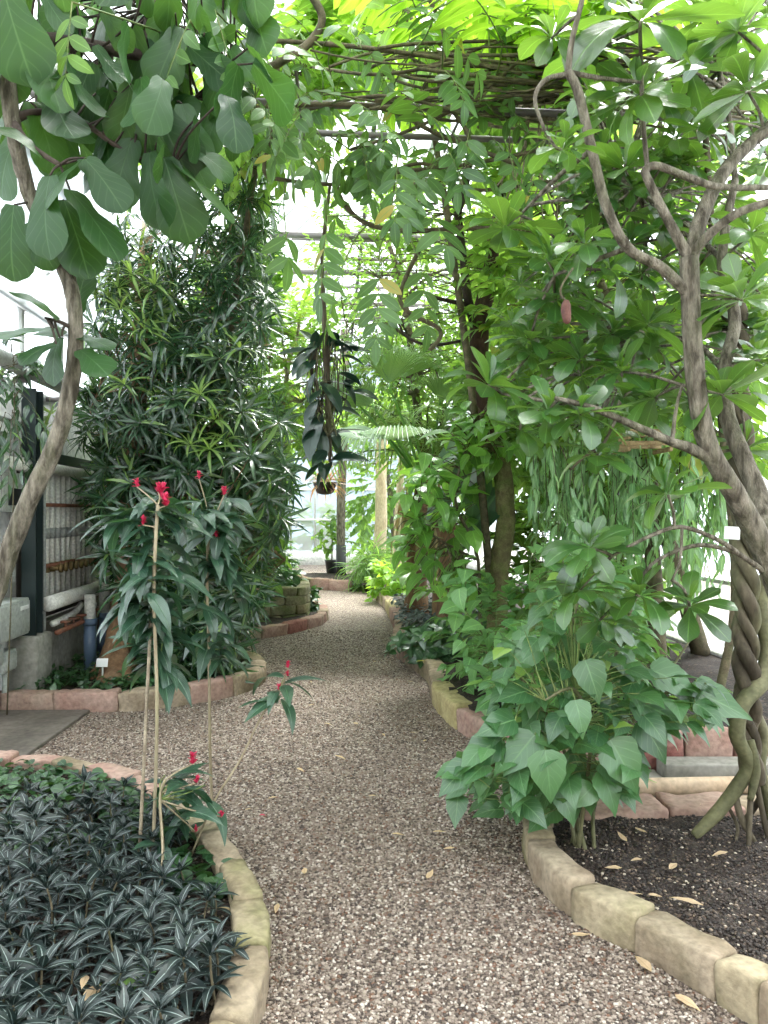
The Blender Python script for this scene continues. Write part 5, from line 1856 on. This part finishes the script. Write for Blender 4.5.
# ---------------------------------------------------------------- pinnate vine and dry stems over the path
b = Buf()
b.tube([W(-1.7, 4.3, 3.86), W(3.2, 4.3, 3.86)], .022, 8, 1)
b.tube([W(-1.5, 5.0, 4.05), W(3.0, 5.0, 4.05)], .022, 8, 1)
for x in (-1.2, -.2, .8, 1.8, 2.8):
    b.tube([W(x, 4.0, 3.88), W(x, 5.3, 4.10)], .010, 6, 1)
tag(b.build('trim_6', M['bar_dark']), kind='structure')
t = plant('pinnate_vine', 'climbing vine with feathered leaves trained over the path', 'vine', (1.9, 4.4, .16))
kb, fb, sb, yb = Buf(), Buf(), Buf(), Buf()
vines = [[(300, -20, 3.9), (322, 15, 3.95), (312, 40, 4.0), (288, 58, 4.0), (262, 70, 4.0), (230, 75, 4.0)], [(262, 40, 4.1), (340, 45, 4.1), (420, 55, 4.2), (500, 68, 4.25), (600, 78, 4.3), (700, 70, 4.3)],
         [(255, 108, 4.0), (330, 104, 4.1), (390, 110, 4.2), (440, 135, 4.2), (520, 165, 4.2)], [(278, 58, 4.0), (275, 120, 4.05), (264, 170, 4.1), (285, 180, 4.15), (340, 184, 4.2), (400, 172, 4.25), (470, 164, 4.3), (540, 150, 4.3)],
         [(336, 184, 4.2), (345, 205, 4.2), (368, 224, 4.2), (410, 231, 4.2), (470, 228, 4.3), (560, 232, 4.4)], [(350, 185, 4.3), (400, 168, 4.35), (430, 165, 4.4), (470, 190, 4.4), (560, 180, 4.4)], [(430, 0, 4.1), (445, 40, 4.2), (440, 90, 4.2), (470, 140, 4.2), (460, 190, 4.3)],
         [(520, 60, 4.2), (470, 100, 4.2), (410, 130, 4.2), (350, 150, 4.2)], [(430, 230, 4.5), (400, 300, 4.5), (440, 330, 4.6), (430, 350, 4.6)]]
sp = []
for i, q in enumerate(vines):
    q = px_path(q)
    r = .022 if i == 0 else U(.008, .014)
    kb.tube(q, [r] * len(q), 7, 6, .12)
    sp += dense(q)
root = [Vector((1.9, 4.4, .1)), P(735, 600, 4.4), P(720, 400, 4.35), P(710, 200, 4.3), P(700, 70, 4.3)]
kb.tube(root, [.03, .026, .022, .02, .018], 8, 6, .12)
for i in range(60):
    y = U(48, 112)
    x0 = U(300, 640)
    kb.tube([P(x0, y, U(4.0, 4.7)), P(x0 + U(40, 90), y + U(-16, 14), U(4.0, 4.7)), P(x0 + U(110, 220), y + U(-22, 22), U(4.0, 4.7))], U(.004, .011), 5, 4)
kb.build('vine_stems', M['twig'], t)
b = Buf()
for i in range(110):
    x0, y = U(440, 780), U(58, 118)
    q = [P(x0, y, U(4.3, 5.0)), P(x0 + U(-30, 50), y + U(-14, 14), U(4.3, 5.0)), P(x0 + U(-60, 110), y + U(-22, 22), U(4.3, 5.0))]
    b.tube(q, U(.004, .013), 5, 4)
for i in range(26):
    x0 = U(500, 700)
    b.tube([P(x0, U(80, 120), 4.4), P(x0 + U(-20, 10), U(140, 180), 4.35), P(x0 + U(-40, 10), U(190, 260), 4.3)], U(.003, .007), 4, 4)
b.build('dry_stems', M['dry'], t)
kb = Buf()
hero = [(328, 216, 3.7, 6, .40, (-.1, -.1, -1), .105), (398, 152, 3.7, 6, .36, (-.05, -.2, -1), .10), (286, 232, 3.8, 2, .14, (.1, -.1, -1), .13), (380, 262, 3.9, 6, .42, (-.05, -.2, -1), .10), (342, 268, 4.0, 4, .3, (-.3, 0, -1), .1), (236, 78, 3.6, 5, .36, (.5, -.3, -.6), .1),
        (310, 98, 3.7, 6, .38, (-.4, -.3, -.8), .1), (352, 100, 3.7, 6, .38, (.5, -.4, -.5), .1), (418, 108, 3.8, 6, .4, (.6, -.2, -.5), .1), (440, 132, 3.8, 5, .36, (.3, -.3, -.8), .1), (470, 128, 3.8, 5, .36, (-.2, -.3, -.9), .1), (505, 140, 3.9, 5, .36, (.2, -.3, -.9), .1),
        (545, 140, 3.9, 5, .36, (-.3, -.3, -.9), .1), (72, 2, 2.9, 5, .30, (-.05, -.1, -1), .085), (215, 10, 3.2, 5, .32, (.3, -.1, -1), .1), (268, 96, 3.8, 5, .36, (.1, -.3, -1), .1), (296, 128, 3.9, 5, .36, (.3, -.3, -.8), .1), (430, 212, 3.9, 4, .3, (.2, -.5, -.6), .12),
        (420, 258, 4.1, 5, .4, (.1, -.2, -1), .1), (395, 285, 4.2, 6, .4, (-.2, 0, -1), .1), (190, 20, 3.1, 4, .28, (-.3, -.2, -.9), .09), (250, 40, 3.5, 5, .34, (.5, -.3, -.7), .1), (330, 150, 4.0, 5, .36, (-.6, -.2, -.6), .1), (360, 140, 4.0, 5, .34, (.2, -.2, -.9), .1)]
for x, y, Y, n, L, d, s in hero:
    c = P(x, y, Y)
    a = nearest(sp, c, False)
    twig(kb, a, c, .005, .004, .08)
    pinnate(fb, kb, c, d, L * 1.05, max(2, n - 1), s * 1.22, .3, spread=1.1, rr=.003)
for c in scatter([(215, 20), (560, 20), (570, 130), (440, 185), (330, 165), (230, 120)], 3.8, 5.0, 70):
    twig(kb, nearest(sp, c, False), c, .005, .004, .08)
    pinnate(fb, kb, c, Vector((U(-1, 1), U(-.9, .5), U(-.9, .3))), U(.3, .42), rng.choice([4, 5]), U(.10, .135), .8, rr=.003)
for c in scatter([(395, -40), (600, -40), (580, 50), (500, 62), (420, 50)], 3.9, 5.0, 36):
    twig(kb, nearest(sp, c, False), c, .006, .004, .08)
    pinnate(sb, kb, c, Vector((U(-1, 1), U(-1, .3), U(-.2, .5))), U(.5, .7), 6, U(.17, .23), .6, rr=.004)
kb.build('leaf_stalks', M['twig_green'], t)
fb.build('foliage', M['pinnate'], t)
sb.build('sunlit_foliage', M['sunny'], t)  # brighter leaf copy, sunlight on the top leaves put into the colour

# ---------------------------------------------------------------- trees and shrubs farther back
def tree(name, label, cat, base, poly, y0, y1, n, key, m, s, k, L=.4, tr=None, r=.05, stem='twig', zmin=.3, droop=.25, mode='spray', up=.25, twr=.006):
    pts = scatter(poly, y0, y1, int(n * 2.0), zmin)
    base = Vector(base)
    cen = sum(pts, Vector()) / len(pts)
    skel = []
    top = max(pts, key=lambda q: q.z)
    trunk = tr if tr else [base, base.lerp(Vector((cen.x, cen.y, cen.z)), .5) + Vector((U(-.1, .1), U(-.1, .1), 0)), cen, cen.lerp(top, .7)]
    skel.append((trunk, [r * (1 - .7 * i / (len(trunk) - 1)) for i in range(len(trunk))]))
    for c in rng.sample(pts, min(len(pts), max(5, n // 14))):
        a = nearest(dense(trunk), c)
        skel.append(([a, a.lerp(c, .5) + ZUP * .12 * (c - a).length, c], [r * .35, r * .25, r * .12]))
    return bush(name, label, cat, base, pts, key, m, s, k, skel, stem, .006, .4, 1.4, mode, up, L, None, .15, droop, 'trunk', cen, twr)


tree('small_leaf_tree', 'bright small-leaved tree left of the hanging epiphyte', 'tree', (-1.6, 10.3, .12), [(255, 300), (325, 310), (325, 400), (310, 440), (275, 450), (255, 430)], 9.3, 11.3, 150, 'smallo', 'bright', .12, 12, .45, r=.06, stem='dry')
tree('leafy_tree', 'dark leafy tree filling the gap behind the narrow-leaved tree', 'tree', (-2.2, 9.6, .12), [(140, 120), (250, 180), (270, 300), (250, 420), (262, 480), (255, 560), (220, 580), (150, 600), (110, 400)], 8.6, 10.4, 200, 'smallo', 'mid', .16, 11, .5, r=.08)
tree('feathery_tree', 'feathery fine-leaved tree below the roof over the path', 'tree', (.9, 10.5, .14), [(335, 170), (420, 150), (500, 170), (505, 300), (470, 380), (400, 400), (340, 350), (325, 260)], 9.0, 11.5, 230, 'small', 'mid', .09, 16, .5, r=.08)
tree('sunlit_tree', 'bright yellow green tree right of the fan palm blades', 'tree', (1.0, 11.5, .14), [(395, 330), (480, 340), (500, 430), (470, 480), (420, 480), (385, 430)], 10.5, 12.2, 130, 'small', 'bright', .13, 14, .5, r=.07)
tree('tall_shade_tree', 'tall leafy tree behind the umbrella-leaved tree', 'tree', (3.0, 7.0, .16), [(500, -20), (790, -20), (790, 300), (740, 440), (600, 420), (520, 330), (500, 150)], 5.6, 8.0, 260, 'smallo', 'bright', .16, 11, .5, r=.09)
tree('tall_shade_tree', 'green tree crowding the right wall beyond the umbrella-leaved tree', 'tree', (3.0, 9.5, .16), [(500, 150), (700, 150), (720, 420), (640, 480), (520, 470), (480, 400), (490, 250)], 8.2, 10.5, 240, 'smallo', 'mid', .17, 11, .55, r=.09)
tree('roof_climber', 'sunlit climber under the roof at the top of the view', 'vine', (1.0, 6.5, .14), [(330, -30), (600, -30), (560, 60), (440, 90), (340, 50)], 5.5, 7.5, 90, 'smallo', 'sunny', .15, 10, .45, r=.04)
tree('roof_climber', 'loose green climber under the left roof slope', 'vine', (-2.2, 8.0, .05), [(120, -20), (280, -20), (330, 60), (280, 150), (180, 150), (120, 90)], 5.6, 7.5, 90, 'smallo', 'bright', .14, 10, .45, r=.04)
tree('far_leafy_tree', 'hazy leafy tree behind the dark post', 'tree', (.4, 17.2, .1), [(358, 400), (420, 400), (415, 550), (362, 550)], 17, 18.5, 90, 'smallo', 'mid', .2, 10, .6, r=.1, stem='bark_grey')
tree('far_leafy_tree', 'yellowish leafy tree behind the hanging orange basket', 'tree', (-2.4, 16.5, .1), [(235, 400), (330, 420), (345, 420), (318, 440), (280, 450), (255, 540), (230, 560)], 14.5, 17.5, 100, 'smallo', 'bright', .2, 10, .6, r=.1, stem='dry')
tree('planter_shrub', 'dark shrub growing behind the mossy block planter', 'shrub', (-1.4, 10.8, .3), [(235, 560), (262, 545), (282, 570), (280, 590), (235, 590)], 10.3, 11.2, 60, 'smallo', 'dark', .14, 10, .35, r=.03, zmin=.4)
tree('planter_shrub', 'green shrub at the far corner of the block planter', 'shrub', (-.95, 10.9, .12), [(302, 596), (314, 590), (314, 616), (306, 618)], 10.4, 11.0, 18, 'smallo', 'dark', .10, 8, .12, r=.02, zmin=.12)
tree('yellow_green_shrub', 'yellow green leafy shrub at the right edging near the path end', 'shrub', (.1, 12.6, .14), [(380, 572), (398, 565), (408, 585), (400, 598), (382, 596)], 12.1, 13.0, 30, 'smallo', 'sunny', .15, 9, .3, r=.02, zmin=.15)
tree('far_bush', 'green bush at the foot of the pale trunk', 'shrub', (-.35, 14.6, .1), [(362, 562), (376, 552), (380, 580), (364, 583)], 14.2, 15.2, 36, 'blade', 'mid', .45, 12, .4, r=.02, zmin=.15)
tree('right_wall_shrub', 'leafy shrub along the white wall behind the weeping strands', 'shrub', (2.6, 7.4, .16), [(510, 500), (600, 490), (640, 560), (640, 630), (560, 650), (510, 600)], 6.9, 8.0, 110, 'smallo', 'mid', .16, 10, .4, r=.03, zmin=.2)
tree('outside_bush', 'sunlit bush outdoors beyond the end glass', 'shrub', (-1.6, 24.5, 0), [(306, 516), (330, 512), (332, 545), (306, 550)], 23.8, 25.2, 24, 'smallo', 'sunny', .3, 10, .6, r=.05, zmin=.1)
tree('path_end_shrub', 'dark shrub left of the path end below the end glass', 'shrub', (-2.2, 14.9, .1), [(245, 560), (272, 550), (280, 585), (245, 590)], 14.2, 15.6, 50, 'smallo', 'mid', .18, 10, .45, r=.03, zmin=.15)
tree('wall_creeper', 'hanging creeper strands on the upper left pipe', 'vine', (-2.7, 5.3, .05), [(-25, 330), (30, 345), (20, 400), (5, 440), (-25, 450)], 5.2, 5.8, 9, 'weep', 'narrow', .15, 10, .35, r=.006, droop=.9)

# dark post and pale trunks
t = thing('dark_post', 'slender dark post left of the path end with a black foot', 'post', (-.96, 16.6, .08))
b = Buf()
b.tube([P(341, 575, 16.6), P(341, 500, 16.6), P(344, 430, 16.6), P(345, 330, 16.6)], .1, 12, 2, .05)
b.build('shaft', M['bark_grey'], t)
b = Buf()
b.tube([Vector((-.96, 16.6, .05)), P(341, 566, 16.6), P(341, 545, 16.6)], .115, 12, 1)
b.build('foot', M['black'], t)
t = plant('pale_trunk_palm', 'pale straight palm trunk right of the dark post', 'palm', (-.05, 15.8, .08))
b, fb, kb = Buf(), Buf(), Buf()
b.tube([Vector((-.12, 15.8, .05))] + px_path([(379, 560, 15.8), (381, 520, 15.8), (381, 470, 15.8), (383, 420, 15.8)]), [.19, .15, .135, .12, .1], 12, 4, .12)
b.build('trunk', M['bark_pale'], t)
for i in range(20):
    w = U(0, 6.28)
    pinnate(fb, kb, P(383, 420, 15.8), Vector((math.cos(w), math.sin(w), U(.1, 1.6))), U(1.4, 2.2), 20, .42, 1.2, 'blade', 1.0, .014, False)
kb.build('frond_stalks', M['twig_green'], t)
fb.build('foliage', M['palm'], t)
b = Buf()
t = plant('slim_tree', 'second thinner pale trunk between the palm trunk and the dry skirt', 'tree', (.18, 13.2, .1))
b.tube([Vector((.2, 13.2, .08))] + px_path([(397, 560, 13.2), (399, 510, 13.2), (402, 450, 13.2)]), [.1, .085, .075, .05], 10, 4, .12)
b.build('trunk', M['bark_pale'], t)

# hanging basket, potted plant, labels
t = thing('hanging_basket', 'hanging basket of orange red leaves left of the dark post', 'basket', P(325, 490, 12))
c = P(325, 486, 12)
b = Buf()
b.tube([c + ZUP * -.14, c + ZUP * -.1, c + ZUP * .02, c + ZUP * .06], [.05, .14, .19, .2], 14, 3)
b.build('bowl', M['bark_dark'], t)
b = Buf()
for w in (0, 2.1, 4.2):
    b.tube([c + Vector((math.cos(w) * .19, math.sin(w) * .19, .05)), c + ZUP * .7], .004, 4, 1)
b.tube([c + ZUP * .7, c + ZUP * 4.0], .004, 4, 1)
b.build('hanger', M['black'], t)
fb = Buf()
for i in range(5):
    whorl(fb, 'blade', c + Vector((U(-.12, .12), U(-.12, .12), .05)), ZUP + rdir() * .4, 16, .3, 1.7, .42, .2, .1)
whorl(fb, 'narrow', c + ZUP * .1, ZUP, 24, .3, 1.8, .35, .3, .1)
fb.build('foliage', M['bromeliad'], t)
t = thing('potted_plant', 'small leafy plant in a black pot beside the foot of the dark post', 'plant', (-1.2, 17.0, .08))
b = Buf()
b.tube([(-1.2, 17, .08), (-1.2, 17, .1), (-1.2, 17, .36), (-1.2, 17, .40)], [.11, .12, .16, .17], 14, 1)
b.build('pot', M['black'], t)
b, fb = Buf(), Buf()
b.tube([(-1.2, 17, .35), (-1.19, 17, .8), (-1.22, 17, 1.3)], [.02, .016, .01], 6, 4)
for i in range(34):
    spray(fb, b, 'smallo', Vector((-1.2 + U(-.3, .3), 17 + U(-.3, .3), U(.6, 1.5))), rdir() + ZUP * .3, .3, 8, .14)
b.build('stem', M['twig'], t)
fb.build('foliage', M['mid'], t)


def label_sign(label, p, h, w, hh, yaw=0.0):
    t = thing('plant_label', label, 'label', p)
    b = Buf()
    b.tube([Vector(p), Vector(p) + ZUP * h], .008, 6, 1)
    b.build('stake', M['stake'], t)
    b = Buf()
    b.box(Vector(p) + Vector((0, -.01, h)), (w, .004, hh), Matrix.Rotation(yaw, 3, 'Z') @ Matrix.Rotation(-.25, 3, 'X'), .001)
    b.build('card', M['card'], t)


label_sign('white plant label on a stake below the brown trunk', G(97, 690, .05) + Vector((0, .12, 0)), .20, .095, .07)
label_sign('slim white plant label in the pocket of the winding edging', Vector((.87, 5.45, .16)), .2, .035, .07, .3)
label_sign('tilted white label farther back in the winding bed', Vector((1.0, 6.15, .16)), .18, .03, .06, -.5)

# ---------------------------------------------------------------- fallen leaves, one thing each
def fallen(px, py, L, label, m='deadleaf', z=.0, key='dead'):
    p = G(px, py, z)
    b = Buf()
    b.leaf(rng.choice(T[key]), (-L / 2, 0, .012), (1, 0, .02), (0, 0, 1), L)
    o = b.build('fallen_leaf', M[m])
    o.location = (p.x, p.y, z + .006)
    o.rotation_euler = (U(-.15, .15), U(-.1, .1), U(0, 6.28))
    tag(o, label, 'leaf', 'fallen leaves')


FL = [(398, 838, .06, 'dry leaf lying in the middle of the gravel path', 0), (430, 879, .075, 'dry leaf on the gravel right of the path middle', 0), (305, 876, .07, 'dry leaf on the gravel beside the striped-leaf bed', 0), (277, 913, .06, 'curled tan leaf against the mossy curb', 0),
      (272, 801, .05, 'small tan leaf on the gravel right of the red-flowered plant', 0), (372, 799, .04, 'tiny dark leaf scrap in the middle of the path', 0), (425, 743, .05, 'tan scrap on the gravel before the pink edging', 0), (340, 760, .08, 'long dark leaf lying across the gravel', 0),
      (643, 968, .10, 'orange brown crumpled leaf on the gravel below the big stones', 0), (581, 940, .07, 'tan leaf on the gravel left of the big stones', 0), (688, 1008, .09, 'curled grey leaf near the lower right corner', 0), (449, 852, .05, 'pale scrap of leaf on the gravel left of the bush', 0),
      (686, 906, .115, 'largest tan fallen leaf on the right bed soil', .07), (632, 899, .08, 'yellowish leaf resting beside the right bed stones', .07), (641, 835, .09, 'pale leaf on the soil under the bush', .07), (622, 841, .075, 'narrow tan leaf on the soil next to the bush stem', .07),
      (636, 864, .06, 'short dry leaf in the middle of the right bed', .07), (673, 870, .075, 'cream leaf lying between the bush and the stilt roots', .07), (720, 858, .08, 'cream leaf in front of the stilt roots', .07), (613, 872, .07, 'folded pale leaf close to the right bed stones', .07),
      (697, 809, .07, 'tan leaf lying near the flat pink stones', .07), (655, 900, .05, 'small grey leaf beside the largest tan leaf', .07), (228, 883, .10, 'long cream leaf standing by the mossy curb', .08), (224, 914, .085, 'cream leaf tucked inside the mossy curb', .08),
      (84, 988, .07, 'yellow leaf among the striped plants', .1), (90, 1003, .12, 'big brown leaf among the striped plants', .08), (6, 830, .05, 'pale leaf at the left edge of the striped bed', .07)]
for x, y, L, lab, z in FL:
    fallen(x, y, L, lab, 'deadleaf', z)
fallen(258, 660, .12, 'yellow leaf on the gravel by the pipe bed corner', 'yellowleaf', 0)
fallen(262, 819, .035, 'red petal lying on the gravel', 'red', 0, 'petal')
fallen(421, 663, .09, 'yellow leaf on the edging before the dark leaf clump', 'yellowleaf', .15)
for i in range(26):
    Y = U(3.0, 11.0)
    fx = U(.06, .94)
    xl = -1.0 if 5.3 < Y < 6.8 else (-.6 if Y < 3.4 else (-1.3 if Y > 8 else -1.9))
    xr = .35 if Y > 4.8 else .55
    x = xl + (xr - xl) * fx
    fallen(CX + F * x / Y, CY + F * CH / Y, U(.03, .07), 'small dry leaf scrap scattered on the gravel path')
